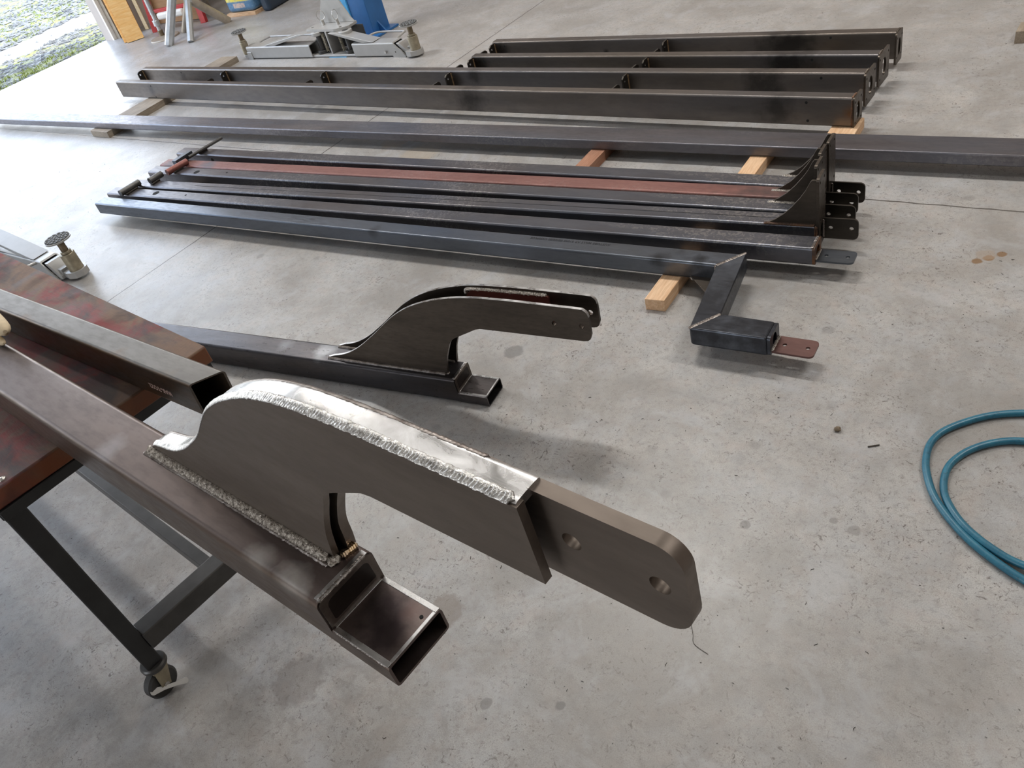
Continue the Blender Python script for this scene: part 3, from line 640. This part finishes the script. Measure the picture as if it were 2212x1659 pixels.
tong = densify(top[:-1])+rpoly(mm([(262, 367), (356.5, 365.5), (357.5, 272.5), (300, 272.8)]), [0, .021, .027, 0], 8)+farlow[2:4]+densify(farlow[4:], 3)
MB().plate(tong, [circ(.262, .325, .0085, 24), circ(.335, .321, .0085, 24)], .0127, Matrix.Translation((0, .0755, 0))).build('tongue_plate', M['P1plate'], p1, bevel=.0012)
strap_mesh(top[1:-1]+[(.236, .369)], .0585, .087, .0022, .006).build('top_strap', M['ground'], p1)
b = MB(); tp = [(a, .0608, z+.0022) for a, z in top[1:-1]]+[(.234, .0608, .3712)]
bead(b, tp, .0052, (0, -.3, 1), .0038, 12, .38, .08, 4); b.build('cap_weld_bead', M['weldb'], p1)
b = MB(); tp = [(a, .0862, z+.0008) for a, z in top[1:-1]]; bead(b, tp, .0030, (0, .3, 1), .0045, 8, .5, .15, 9); b.build('cap_weld_bead', M['weldd'], p1)
wb(p1, M['weld'], [(-.558, .0515, PH+.003), (-.128, .0515, PH+.003)], .0078, (0, -.8, 1), .0046, n=12, flat=.6, jit=.10, seed=3, dp=.5)
wb(p1, M['weldd'], [(-.562, .0455, PH+.0005), (-.124, .0455, PH+.0005)], .0030, (0, -.5, 1), .0034, n=8, flat=.7, jit=.25, seed=13)
wb(p1, M['weld'], [(-.127, .048, PH+.002), (-.119, .062, PH+.003)], .0065, (0, -.2, 1), .003); wb(p1, M['weldg'], [(-.120, .063, PH+.002), (-.115, .086, PH+.003)], .006, (.4, 0, 1), .003, flat=.8, jit=.3)
def edge_strips(r, mat, matw):
    for bx in ((-.106, -.0965, .006, PW-.006, PH-.0004, PH+.0007), (-.094, -.001, .001, .0080, PS-.0008, PS+.0005), (-.094, -.001, PW-.0080, PW-.001, PS-.0008, PS+.0005),
               (-.005, -.0003, .008, PW-.008, PS-.0004, PS+.0006), (-.0965, -.0930, .006, PW-.006, PS-.0002, PS+.0010)):
        MB().box(*bx).build('ground_edge', mat, r, bevel=.0004)
    wb(r, matw, [(-.0985, .006, PH-.001), (-.0985, PW-.006, PH-.001)], .0032, (.5, 0, 1), .004, seed=3)
    wb(r, matw, [(-.092, .0030, PS-.0015), (-.003, .0030, PS-.0015)], .0030, (0, -.5, 1), .004, seed=5, flat=.5)
    wb(r, matw, [(-.092, PW-.003, PS-.0015), (-.003, PW-.003, PS-.0015)], .0030, (0, .5, 1), .004, seed=6, flat=.5)
edge_strips(p1, M['edge'], M['weldd'])
MB().cyl((-.012, .068, PS-.001), (-.012, .068, PS+.0008), .0024, n=14).build('pin_hole', M['hole'], p1)
# arm on the floor
p2 = arm_root('welded_arm', -1.3621, 1.2346, 0, .1408, .0, .0, 'dark welded steel arm on the floor with a fork of two plates')
arm_tube(p2, M['P2tube'], M['P2plate'])
top2 = mm([(-590, 87), (-560, 98), (-530, 105), (-492, 118), (-455, 137), (-417, 161), (-354, 207), (-307, 244), (-250, 286), (-186, 322), (-115, 348), (-40, 365), (30, 373), (138, 374), (259, 370), (345, 367)])
low2 = mm([(342, 268), (60, 272), (36, 272), (20, 268), (-61, 228), (-74, 218), (-84, 206), (-100, 175), (-112, 150), (-122, 120), (-130, 87)])
ol = densify(top2)+mm([(358, 364), (366, 356), (369, 343), (367, 290), (362, 276), (355, 270)])+low2
for nm_, y_ in (('fork_plate', .0228), ('fork_plate', .080)):
    MB().plate(ol, [circ(.270, .317, .0075, 20), circ(.346, .316, .0075, 20)], .0087, Matrix.Translation((0, y_, 0))).build(nm_, M['P2plate'], p2, bevel=.0008)
    m = MB(); P = smooth_path([(a, y_+.0003, z+.0002) for a, z in top2+mm([(358, 364), (366, 356), (369, 343)])], .006)
    vs = []; fs = []
    for q in P: vs += [q+Vector((0, 0, .0006)), q+Vector((0, .0081, .0006)), q+Vector((0, .0081, -.0005)), q+Vector((0, 0, -.0005))]
    for i in range(len(P)-1):
        for k in range(4): fs.append((i*4+k, i*4+(k+1) % 4, (i+1)*4+(k+1) % 4, (i+1)*4+k))
    m.add(vs, fs).build('ground_edge', M['edge'], p2)
for y_ in (.072, .0315):
    MB().plate(rpoly(mm([(-12, 270), (235, 270), (240, 361), (10, 363), (-12, 345)]), .006), [], .0085, Matrix.Translation((0, y_, 0))).build('spacer_plate', M['primer'], p2, bevel=.0008)
b = MB(); bead(b, [(-.010, .0745, .350), (.012, .0765, .364), (.236, .0765, .362)], .0055, (0, -.8, 1), .0035, seed=2); b.build('weld_bead', M['weld'], p2)
wb(p2, M['weldd'], [(-.585, .0195, PH+.002), (-.132, .0195, PH+.002)], .0055, (0, -.75, 1), .0032, seed=8); wb(p2, M['weldd'], [(-.585, .0770, PH+.002), (-.132, .0770, PH+.002)], .0055, (0, -.75, 1), .0032, seed=9)
wb(p2, M['weldd'], [(-.131, .021, PH+.002), (-.128, .033, PH+.002)], .005, (0, 0, 1), .003)
edge_strips(p2, M['edge'], M['weldd'])

# square tube on the table
yawT = math.atan2(.451-.468, -1.165+1.902)
tt = empty('rusty_square_tube', (-1.178, .4515, .7108), (0, 0, yawT)); T(tt, 'rust-tinged square steel tube on the far side of the table, open end showing', 'steel tube')
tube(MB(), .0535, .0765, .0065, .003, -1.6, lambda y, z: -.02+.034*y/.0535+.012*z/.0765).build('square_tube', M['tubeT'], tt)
Mx = Matrix.Translation((-.098, -.0004, .0335))@Matrix(((-1, 0, 0, 0), (0, 0, 1, 0), (0, -1, 0, 0), (0, 0, 0, 1)))
T(text_mesh('MAK-TO22', .0155, 'paint_marking', M['stencilw'], tt, Mx, .92), 'pale hand-marked letters')

# ------------------------------------------------------------------ work table
wt = empty('work_table', (-1.385, .598, 0), (0, 0, -.09)); T(wt, 'rolling work table with a scorched red-brown wooden top and black steel legs', 'work table')
def tx(a): return a
MB().plate([(0, 0), (-1.75, 0), (-1.75, -.452), (-.018, -.452)], [], .038, Matrix(((1, 0, 0, 0), (0, 0, 1, 0), (0, 1, 0, .6725), (0, 0, 0, 1)))).build('tabletop', M['tabletop'], wt, bevel=.004, seg=3)
fr = MB(); fr.box(-1.74, -.02, -.452, -.415, .6505, .6725).box(-1.74, -.02, -.04, -.003, .6505, .6725).box(-.06, -.012, -.45, -.003, .6505, .6725).box(-1.745, -1.70, -.45, -.003, .6505, .6725)
fr.build('frame', M['blackp'], wt, bevel=.002)
def leg(x, y, lean):
    m = MB(); q = Matrix(((1, 0, -lean, lean*.66), (0, 1, 0, 0), (0, 0, 1, 0), (0, 0, 0, 1)))
    m.box(x-.019, x+.019, y-.019, y+.019, .098, .651, Matrix(((1, 0, lean, -lean*.66), (0, 1, 0, 0), (0, 0, 1, 0), (0, 0, 0, 1)))); m.build('leg', M['blackp'], wt, bevel=.003)
def caster(x, y):
    c = empty('caster', (x, y, 0), (0, 0, -1.35)); c.parent = wt
    hd = MB(); hd.lathe([(0, .098), (.027, .098), (.030, .094), (.030, .086), (.024, .08), (.0, .08)]); hd.build('swivel_head', M['greyp'], c)
    w_ = MB(); Mw = Matrix.Translation((.014, 0, .038))@Matrix.Rotation(PI/2, 4, 'X'); w_.lathe([(0, -.014), (.020, -.014), (.033, -.013), (.038, -.008), (.038, .008), (.033, .013), (.020, .014), (0, .014)], 36, Mw); w_.build('wheel', M['rubber'], c)
    for s_ in (-1, 1):
        MB().plate([(-.018, .085), (.020, .085), (.026, .036), (.004, .030)], [], .003, Matrix.Translation((0, s_*.02-.0015, 0))).build('fork_side', M['zincy'], c, bevel=.0006)
    MB().box(-.018, .022, -.02, .02, .080, .086).build('fork_crown', M['zincy'], c, bevel=.0006)
    lv = rpoly([(-.040, -.007), (-.012, -.004), (.012, -.004), (.042, -.009), (.042, .009), (.012, .005), (-.012, .005), (-.040, .008)], [.006, .01, .01, .007, .007, .01, .01, .006], 5)
    MB().plate(lv, [], .003, Matrix.Translation((.014, .026, .030))@Matrix.Rotation(.75, 4, 'X')@Matrix.Rotation(-.62, 4, 'Y')).build('brake_lever', M['liftgrey'], c, bevel=.0008)
    MB().cyl((.014, -.0235, .038), (.014, .0235, .038), .006).build('axle', M['zinc'], c)
for (lx, ly) in ((-.078, -.430), (-.05, -.035), (-1.70, -.430), (-1.70, -.035)):
    ln = .105 if lx > -1 else 0
    leg(lx+.03 if lx > -1 else lx, ly, ln); caster((lx+.03 if lx > -1 else lx)-ln*.56, ly)
sx0 = -.048-.105*.48
MB().box(sx0-.025, sx0+.025, -.412, -.054, .15, .20).build('cross_stretcher', M['greyp'], wt, bevel=.003)
MB().box(-1.725, -1.675, -.412, -.054, .15, .20).build('cross_stretcher', M['greyp'], wt, bevel=.003)
MB().box(-1.675, sx0-.025, -.228, -.200, .158, .198).build('long_stretcher', M['greyp'], wt, bevel=.002)
MB().lathe([(0, .0035), (.003, .0034), (.0065, .0012), (.007, 0)], 20, Matrix.Translation((-.036, -.41, .7105))).build('screw', M['zinc'], wt)
# cream leather glove, only two fingertips reach into the picture
g = MB()
for (a, b_, c_, r_) in (((-1.9, .487), (-1.855, .452), .812, .014), ((-1.9, .465), (-1.848, .434), .806, .011)):
    pass
def fingertip(mb, tip, dirv, r_, L_):
    d_ = Vector(dirv).normalized(); P = [Vector(tip)+d_*s_*L_ for s_ in (0, .06, .16, .3, .5, .75, 1)]; rr = [.25, .7, .95, 1, 1.02, .98, .9]
    mb.sweep(P, r_, 14, rad=lambda i: rr[i]*r_)

# ------------------------------------------------------------------ vehicle lift feet
def lift(cx_, y0, flip, label):
    r = empty('lift_base', (cx_, y0, 0), (0, 0, PI if flip else 0)); T(r, label, 'vehicle lift')
    for s_ in (-1, 1):
        lng = (s_ < 0) != flip; i0 = .13 if s_ < 0 else .30; e0 = .68; e1 = .78
        if lng: e0 = e1 = .835
        X = lambda v: v*s_
        def mx(o, name, mat, **k):
            if s_ < 0:
                o.v = [(-a_, b_, c_) for a_, b_, c_ in o.v]
            return o.build(name, mat, a, **k)
        a = empty('lift_arm', (0, 0, 0)); a.parent = r
        m = MB(); tube(m, .092, .088, .01, .006, i0, lambda y, z: e1-(e1-e0)*z/.088, 0, .004); mx(m, 'box_section', M['liftgrey'])
        if not lng: mx(MB().plate(rpoly([(.655, .0), (.775, .0), (.735, .05), (.70, .066), (.675, .060)], .006), [circ(.69, .035, .005, 10)], .006, Matrix.Translation((0, -.006, 0))), 'end_lug', M['liftgrey'], bevel=.001)
        else: mx(MB().box(.79, .84, -.005, .0, .0, .055), 'end_lug', M['liftgrey'], bevel=.004)
        b0 = .10 if s_ > 0 else .14
        mx(MB().plate([(b0, .163), (b0+.07, .163), (.50 if s_ > 0 else .62, .096), (.40 if s_ > 0 else .50, .093)], [], .085, Matrix.Translation((0, .004, 0))), 'top_brace', M['liftgrey'], bevel=.002)
        rx = e0-.05
        ro = MB(); ro.sweep(smooth_path([(rx, .085, .08), (rx+.005, .12, .088), (rx-.01, .195, .09), (rx-.04, .205, .09), (i0+.08, .205, .09), (i0+.04, .15, .09), (i0+.04, .095, .08)], .02), .007, 10); mx(ro, 'rod_handle', M['liftgrey'])
        if not lng:
            h = MB(); h.plate(rpoly([(0, -.045), (.05, -.05), (.09, -.035), (.106, .0), (.09, .035), (.05, .05), (0, .045)], .012), [circ(.058, 0, .034, 24)], .030, Matrix(((1, 0, 0, .79), (0, 0, 1, .02), (0, 1, 0, .012), (0, 0, 0, 1)))); mx(h, 'pad_holder', M['liftgrey'], bevel=.002)
            sl = MB(); sl.plate([(.70, .084), (.725, .084), (.80, .03), (.80, .012), (.77, .012)], [], .075, Matrix.Translation((0, .008, 0))); mx(sl, 'sliding_end', M['liftgrey'], bevel=.002)
            MBq = MB().box(.735, .80, .03, .07, .03, .055); mx(MBq, 'latch', M['liftgrey'], bevel=.003)
            mx(MB().cyl((.60, -.002, .035), (.60, -.012, .035), .009, n=6), 'bolt', M['zinc'])
        else:
            mx(MB().box(.836, .885, .0, .04, .012, .035), 'pad_holder', M['liftgrey'], bevel=.003)
        px = .848 if not lng else .866; py = .02
        mx(MB().cyl((px, py, .012 if not lng else .036), (px, py, .125), .033 if not lng else .028, n=32), 'pad_sleeve', M['zincy'], bevel=.003)
        mx(MB().cyl((px, py, .125), (px, py, .138), .024, n=24), 'sleeve_nut', M['zincy'], bevel=.002)
        mx(MB().cyl((px, py, .138), (px, py, .188), .0165, n=20), 'pad_screw', M['rusty'])
        pd = MB(); pd.lathe([(0, .184), (.03, .185), (.058, .192), (.062, .200), (.058, .2005), (.0, .198)], 40, Matrix.Translation((px, py, 0))); mx(pd, 'pad_dish', M['liftgrey'])
        mx(MB().cyl((px, py, .198), (px, py, .203), .056, n=36), 'rubber_pad', M['rubber'])
        kn = MB()
        for rr_, cnt in ((.014, 5), (.031, 9), (.048, 13)):
            for i in range(cnt):
                an = 2*PI*i/cnt+rr_*30; kn.cyl((px+rr_*math.cos(an), py+rr_*math.sin(an), .202), (px+rr_*math.cos(an), py+rr_*math.sin(an), .206), .0068, .0052, n=6)
        T(mx(kn, 'pad_tread', M['padrub']), None, None, None, 'stuff')
    # carriage between the arms
    MB().box(-.16, .32, .01, .15, .004, .018).build('lower_plate', M['liftgrey'], r, bevel=.003)
    MB().plate(rpoly([(-.16, .05), (.15, .03), (.235, .085), (.225, .185), (-.14, .175)], [.008, .05, .03, .01, .01]), [circ(-.12, .085, .011), circ(.17, .075, .011)], .016, Matrix(((1, 0, 0, 0), (0, 0, 1, 0), (0, 1, 0, .165), (0, 0, 0, 1)))).build('upper_plate', M['liftgrey'], r, bevel=.003)
    MB().plate([(-.125, .181), (.225, .181), (.20, .21), (.14, .325), (.12, .40), (-.02, .40), (-.035, .325)], [], .012, Matrix.Translation((0, .16, 0))).build('carriage_plate', M['liftgrey'], r, bevel=.003)
    for px in (-.045, .10):
        pn = empty('locking_pin', (px, .125, .181)); pn.parent = r
        MB().cyl((0, 0, 0), (0, 0, .036), .011, n=16).build('pin', M['zinc'], pn, bevel=.002)
        rg = MB(); Mr = Matrix.Translation((0, 0, .064))@Matrix.Rotation(.7 if px < 0 else 1.7, 4, 'Z'); rg.sweep([Mr@Vector((.027*math.cos(a_), 0, .032*math.sin(a_))) for a_ in [2*PI*i/28 for i in range(28)]], .002, 8, closed=True); rg.build('pull_ring', M['zinc'], pn)
    for px in (-.06, .22):
        MB().cyl((px, .06, .018), (px, .06, .165), .022).build('pivot_pin', M['greyp'], r)
        MB().cyl((px, .06, .018), (px, .06, .040), .042, n=28).build('gear_wheel', M['greyp'], r, bevel=.002)
        MB().cyl((px, .06, .14), (px, .06, .164), .046, n=28).build('pivot_boss', M['liftgrey'], r, bevel=.003)
    for px in (.0, .165):
        sp_ = MB(); sp_.sweep([(px+.010*math.cos(i*.9), .045+.010*math.sin(i*.9), .03+.0011*i) for i in range(110)], .0022, 6); sp_.build('lock_spring', M['zincy'], r)
    MB().box(.045, .058, .03, .14, .018, .165).build('web_plate', M['liftgrey'], r, bevel=.001); MB().box(-.13, .30, .152, .158, .02, .165).build('back_web', M['greyp'], r, bevel=.001)
    MB().box(.03, .20, .008, .15, .0, .004).build('foot_plate', M['ltblue'], r)
    MB().box(-.03, .14, .38, .55, 0, 2.6).build('column', M['blue'], r, bevel=.004)
    MB().box(-.09, -.03, .37, .39, 0, 2.6).build('column_flange', M['ltblue'], r, bevel=.002)
    MB().box(-.12, .20, .34, .58, .0, .015).build('column_base', M['blue'], r, bevel=.002)
    MB().plate([(.14, .0), (.20, .0), (.14, .07)], [], .012, Matrix.Translation((0, .44, .015))).build('column_gusset', M['blue'], r, bevel=.001)
    return r
lift(-4.67, 3.83, False, 'grey vehicle lift base with blue column behind the tall beams')
lift(-4.672, 1.333, True, 'grey vehicle lift arm with a round rubber pad beyond the work table')

# ------------------------------------------------------------------ hose
def hose(name, pts, lab):
    P = smooth_path([(a, b, c) for a, b, c in pts], .008)
    o = MB().sweep(P, .0082, 14).build(name, M['hose'], None); return o
h1 = [(.42, 1.60), (.25, 1.67), (.08, 1.68), (-.03, 1.672), (-.091, 1.654), (-.145, 1.628), (-.191, 1.59), (-.233, 1.538), (-.249, 1.487), (-.244, 1.428), (-.226, 1.376), (-.202, 1.331), (-.172, 1.294), (-.142, 1.264), (-.112, 1.239), (-.075, 1.215), (-.039, 1.196), (-.005, 1.182), (.06, 1.165), (.16, 1.16), (.30, 1.20), (.40, 1.30), (.38, 1.42), (.28, 1.51), (.12, 1.555), (.0, 1.567), (-.075, 1.562), (-.127, 1.538), (-.170, 1.495), (-.195, 1.443), (-.198, 1.396), (-.188, 1.351), (-.166, 1.310), (-.137, 1.275), (-.103, 1.249), (-.066, 1.230), (-.03, 1.217), (.03, 1.205), (.12, 1.21), (.24, 1.27), (.3, 1.36)]
zz = [.0085]*len(h1)
for i in (11, 12, 13, 14): zz[i] = .0085
for i in range(32, 38): zz[i] = .0125
zz[33] = zz[34] = .014
for i in range(38, 41): zz[i] = .0085
for i in (22, 23, 24): zz[i] = .0085
zz[37] = .020; zz[38] = .0235; zz[39] = .012
T(hose('air_hose', [(a, b, c) for (a, b), c in zip(h1, zz)], ''), 'teal blue rubber air hose looped on the floor at the right edge', 'hose')

# ------------------------------------------------------------------ things by the far left door
def board(name, label, base, w_, th, h_, yaw_, lean, mat, cat='board', group=None):
    """standing board; base = bottom centre, lean tips the top toward the board's back"""
    o = MB().box(-w_/2, w_/2, -th/2, th/2, 0, h_).build(name, mat, None, bevel=.001)
    o.matrix_world = Matrix.Translation(base)@Matrix.Rotation(yaw_, 4, 'Z')@Matrix.Rotation(lean, 4, 'X'); return T(o, label, cat, group)
board('varnished_board', 'wide orange varnished board standing upright by the door jamb', (-7.825, 4.335, .003), .16, .03, 1.9, .98, -.10, M['orange'])
board('varnished_board', 'narrower orange board just left of the wide one', (-7.905, 4.30, .003), .07, .025, 1.9, .98, -.10, M['orange'])
board('plywood_sheet', 'brown plywood sheet leaning behind the orange boards', (-7.72, 4.80, .003), .62, .018, 1.5, .12, -.12, M['brown'])
board('plywood_strip', 'brown plywood strip next to the white door trim', (-8.12, 4.53, .003), .12, .018, 1.6, .5, -.06, M['brown'])
board('pale_lath', 'thin pale lath leaning in front of the brown plywood', (-8.04, 4.62, .003), .035, .015, 1.7, .6, -.05, M['pale'])
# screw jack with a round flange
sj = empty('screw_jack_post', (-7.47, 4.40, 0)); T(sj, 'steel screw jack post on a round flange beside the orange boards', 'jack post')
MB().lathe([(0, .012), (.130, .012), (.135, .006), (.135, 0), (0, 0)], 40, Matrix.Translation((.085, -.03, 0))).build('base_flange', M['pipeo'], sj)
m = MB(); m.cyl((0, 0, .04), (.05, 0, .70), .018, n=20)
for i in range(56):
    q = .16+.46*i/56; m.cyl((.05*q/.66, 0, .04+q), (.05*(q+.004)/.66, 0, .04+q+.004), .023, .023, n=16)
m.build('threaded_rod', M['pipe'], sj); MB().cyl((.003, 0, .10), (.007, 0, .15), .030, n=20).build('collar_nut', M['pipe'], sj, bevel=.004)
MB().cyl((0, 0, .012), (.002, 0, .06), .024, n=20).build('foot', M['rusty'], sj)
# pipe stands: legs rising from feet to a shared head
def pipestand(label, feet, head, rad):
    r = empty('pipe_stand', (0, 0, 0)); T(r, label, 'pipe stand', 'galvanised pipe stands')
    for (fx, fy, mt), rr in zip(feet, rad):
        h_ = Vector(head); f_ = Vector((fx, fy, .004)); MB().cyl(f_, h_, rr, rr, n=8 if mt == 'pipe' else 20).build('leg', M[mt], r)
    MB().cyl((head[0], head[1], head[2]-.03), (head[0], head[1], head[2]+.25), .04, n=24).build('head', M['pipe'], r)
    return r
pipestand('galvanised pipe stand whose thick bright leg stands beside the screw jack post', [(-7.03, 4.16, 'pipe'), (-7.45, 4.98, 'pipeo'), (-7.05, 5.15, 'pipeo')], (-6.955, 4.56, .64), (.038, .03, .03))
pipestand('galvanised pipe stand with one long weathered leg sloping toward the bag', [(-6.79, 4.225, 'pipe'), (-7.24, 4.49, 'pipeo'), (-6.83, 4.70, 'pipeo')], (-6.91, 4.455, .29), (.030, .028, .037))
# red stand
rs = empty('red_stand', (-7.773, 4.54, 0), (0, 0, .33)); T(rs, 'red painted steel stand behind the pipe stands', 'stand')
MB().box(-.03, .03, -.02, .02, 0, .75, Matrix(((1, 0, .15, 0), (0, 1, .05, 0), (0, 0, 1, 0), (0, 0, 0, 1)))).build('leg', M['red'], rs, bevel=.003)
MB().box(.54, .60, -.02, .02, 0, .75, Matrix(((1, 0, .05, 0), (0, 1, .05, 0), (0, 0, 1, 0), (0, 0, 0, 1)))).build('leg', M['red'], rs, bevel=.003)
MB().box(.02, .56, -.015, .02, .16, .19).build('crossbar', M['red'], rs, bevel=.003)
MB().box(.12, .42, -.05, .10, .10, .16).build('white_tray', M['white'], rs, bevel=.02, seg=4)
MB().box(.50, .80, -.03, .03, .20, .27, Matrix.Rotation(-.1, 4, 'Y')).build('jaw', M['red'], rs, bevel=.01); MB().cyl((.66, -.035, .30), (.66, -.025, .30), .018, n=16).build('bolt', M['zinc'], rs)
# cement bag on a pallet board
t = NT('printed_bag'); x = t.xyz(); wv = t.math('ADD', x[2], t.math('MULTIPLY', t.math('SUBTRACT', t.noise(9, 3), .5), .03))
col = t.ramp(wv, (.088, (.10, .22, .38)), (.096, (.85, .72, .12))); col = t.mix(t.ramp(t.noise(40, 2), (.5, 0.0), (.6, .4)), col, (.22, .36, .5))
bx_ = t.math('MULTIPLY', t.ramp(t.math('ABSOLUTE', t.math('SUBTRACT', x[0], -.01)), (.07, 1.0), (.073, 0.0)), t.ramp(t.math('ABSOLUTE', t.math('SUBTRACT', x[2], .058)), (.018, 1.0), (.021, 0.0)))
col = t.mix(t.math('MULTIPLY', bx_, t.ramp(t.noise(60, 2), (.4, .5), (.5, 1.0))), col, (.66, .50, .42))
wh = t.math('MULTIPLY', t.ramp(t.noise(14, 2, .5, t.map(loc=(3, 0, 1))), (.55, 0.0), (.6, 1.0)), t.ramp(x[2], (.10, 0.0), (.11, 1.0))); col = t.mix(wh, col, (.9, .9, .92))
t.set(Base_Color=col, Roughness=.45); M['bag'] = t.mat
pb = MB().box(-.20, .165, -.02, .42, 0, .03).build('pallet_board', M['pine'], None, bevel=.001); pb.matrix_world = Matrix.Translation((-6.78, 4.85, 0))@Matrix.Rotation(.10, 4, 'Z'); T(pb, 'pale board lying on the floor under the printed bag', 'board')
bg_ = MB(); bg_.box(-.175, .16, -.01, .42, 0, .28); bo = bg_.build('cement_bag', M['bag'], None, bevel=.035, seg=5); bo.matrix_world = Matrix.Translation((-6.78, 4.85, .031))@Matrix.Rotation(.10, 4, 'Z'); T(bo, 'blue and yellow printed bag of cement on a pale board', 'bag')
bd = MB(); bd.box(0, .10, 0, .42, 0, .24); bo = bd.build('dark_bag', simple('navy_plastic', (.02, .035, .06), .35), None, bevel=.03, seg=4); bo.matrix_world = Matrix.Translation((-6.575, 4.90, .0))@Matrix.Rotation(.16, 4, 'Z'); T(bo, 'dark navy plastic sack against the right side of the printed bag', 'bag')

# ------------------------------------------------------------------ small things on the floor
def along(name, label, cat, pts, r_, mat):
    o = MB().sweep(smooth_path(pts, .004), r_, 8).build(name, mat, None); return T(o, label, cat)
along('wire_strand', 'single thin dark wire strand on the floor below the tongue plate', 'wire', [(-.556, .845, .003), (-.544, .831, .002), (-.527, .807, .0012), (-.515, .787, .0012), (-.481, .778, .0012)], .0005, M['leaf'])
_c = (-.506, 1.43)
along('iron_nail', 'short dark nail lying alone on the floor left of the hose', 'nail', [(-.372, 1.437, .0022), (-.350, 1.452, .0022)], .0016, M['leaf'])
o = MB(); 
bmx = bmesh.new(); bmesh.ops.create_icosphere(bmx, subdivisions=2, radius=.0085)
for v in bmx.verts: v.co *= 1+random.uniform(-.18, .18); v.co.z *= .7
me = bpy.data.meshes.new('pebble'); bmx.to_mesh(me); bmx.free(); me.materials.append(M['pebble']); po_ = bpy.data.objects.new('pebble', me); link(po_); po_.location = (-.452, 1.468, .0055)
T(po_, 'small round brown pebble on the floor between the racks and hose', 'pebble')
# scattered litter: curls, chips and flakes
m = MB(); rg = random.Random(3)
KEEP = [(-6.3, -.6, 2.45, 3.75), (-4.4, -.5, 1.55, 2.6), (-1.75, -.4, -.1, .3), (-3.3, -1.3, .9, 1.4), (-6, -3.5, 3.3, 4.4), (-4.2, -3.6, 1.1, 1.5), (-.3, .5, 1.1, 1.75), (-5.7, -3.7, .6, 1.5), (-6.1, -.6, 2.4, 2.95)]
for i in range(1500):
    if i < 700: x_ = rg.uniform(-5.5, .3); y_ = rg.uniform(.2, 4.4)
    else: x_ = rg.uniform(-1.6, .3); y_ = rg.uniform(0, 2.4)
    if any(a0 < x_ < a1 and b0 < y_ < b1 for a0, a1, b0, b1 in KEEP): continue
    a_ = rg.uniform(0, PI); s_ = rg.choice((.001, .0012, .0015, .0015, .002, .0035))*rg.uniform(.6, 1.3); w__ = s_*rg.uniform(.18, .5)
    Mq = Matrix.Translation((x_, y_, .0006))@Matrix.Rotation(a_, 4, 'Z')
    bend = rg.uniform(-.5, .5)
    P = [Mq@Vector((-s_, 0, 0)), Mq@Vector((0, s_*bend, 0)), Mq@Vector((s_, 0, 0))]
    vs = [];
    for q in P: vs += [q+Vector((math.sin(a_)*w__*.4, -math.cos(a_)*w__*.4, 0)), q+Vector((0, 0, .0012)), q+Vector((-math.sin(a_)*w__*.4, math.cos(a_)*w__*.4, 0))]
    m.add(vs, [(0, 3, 4, 1), (1, 4, 5, 2), (3, 6, 7, 4), (4, 7, 8, 5)])
T(m.build('floor_litter', M['leaf'], None, smooth=0), 'scattered dark crumbs and curls of litter all over the concrete floor', 'litter', None, 'stuff')
# yard
m = MB(); rg = random.Random(5)
for i in range(2600):
    x_ = rg.uniform(-13.5, -8.5); y_ = rg.uniform(2.6, 6.4)
    if -10.5 < x_ < -9.8 and rg.random() < .93: continue
    s_ = rg.uniform(.012, .03)*(1.5 if x_ < -10.5 else 1); z_ = -.03+s_*.15
    vs = [Vector((x_+s_*math.cos(a_)*rg.uniform(.7, 1.2), y_+s_*math.sin(a_)*rg.uniform(.7, 1.2), z_)) for a_ in (0, 1.26, 2.51, 3.77, 5.03)]
    vs += [Vector((x_+rg.uniform(-.2, .2)*s_, y_+rg.uniform(-.2, .2)*s_, z_+s_*rg.uniform(.4, .8)))]
    m.add(vs, [(k, (k+1) % 5, 5) for k in range(5)], 0)
T(m.build('yard_gravel', M['stone'], None, smooth=0), 'loose grey gravel stones in the yard outside the door', 'gravel', None, 'stuff')
m = MB()
for i in range(430):
    if i < 110: cx_, cy_ = rg.uniform(-9.0, -8.5), rg.uniform(2.6, 4.35)
    else: cx_, cy_ = rg.uniform(-13.6, -10.6), rg.uniform(3.4, 6.5)
    for k in range(16):
        a_ = rg.uniform(0, 2*PI); d_ = rg.uniform(0, .07); bx0 = cx_+d_*math.cos(a_); by0 = cy_+d_*math.sin(a_); h_ = rg.uniform(.012, .035); q = rg.uniform(0, 2*PI)
        m.add([(bx0-.004*math.sin(q), by0+.004*math.cos(q), -.03), (bx0+.004*math.sin(q), by0-.004*math.cos(q), -.03), (bx0+h_*.5*math.cos(q), by0+h_*.5*math.sin(q), -.03+h_)], [(0, 1, 2)])
T(m.build('yard_grass', M['grass'], None, smooth=0), 'tufts of short green grass growing through the gravel outside', 'grass', None, 'stuff')
# glove
gm = MB(); fingertip(gm, (-1.686, .397, .829), (-1, .22, .02), .0155, .12); fingertip(gm, (-1.690, .383, .8095), (-1, .12, .0), .0085, .12)
gm.sweep([(-1.86, .41, .8215), (-1.82, .405, .8215), (-1.78, .40, .8215)], .020, 14)
T(gm.build('work_glove', M['leather'], None), 'cream leather work glove fingertips on the welded arm at the left edge', 'glove')
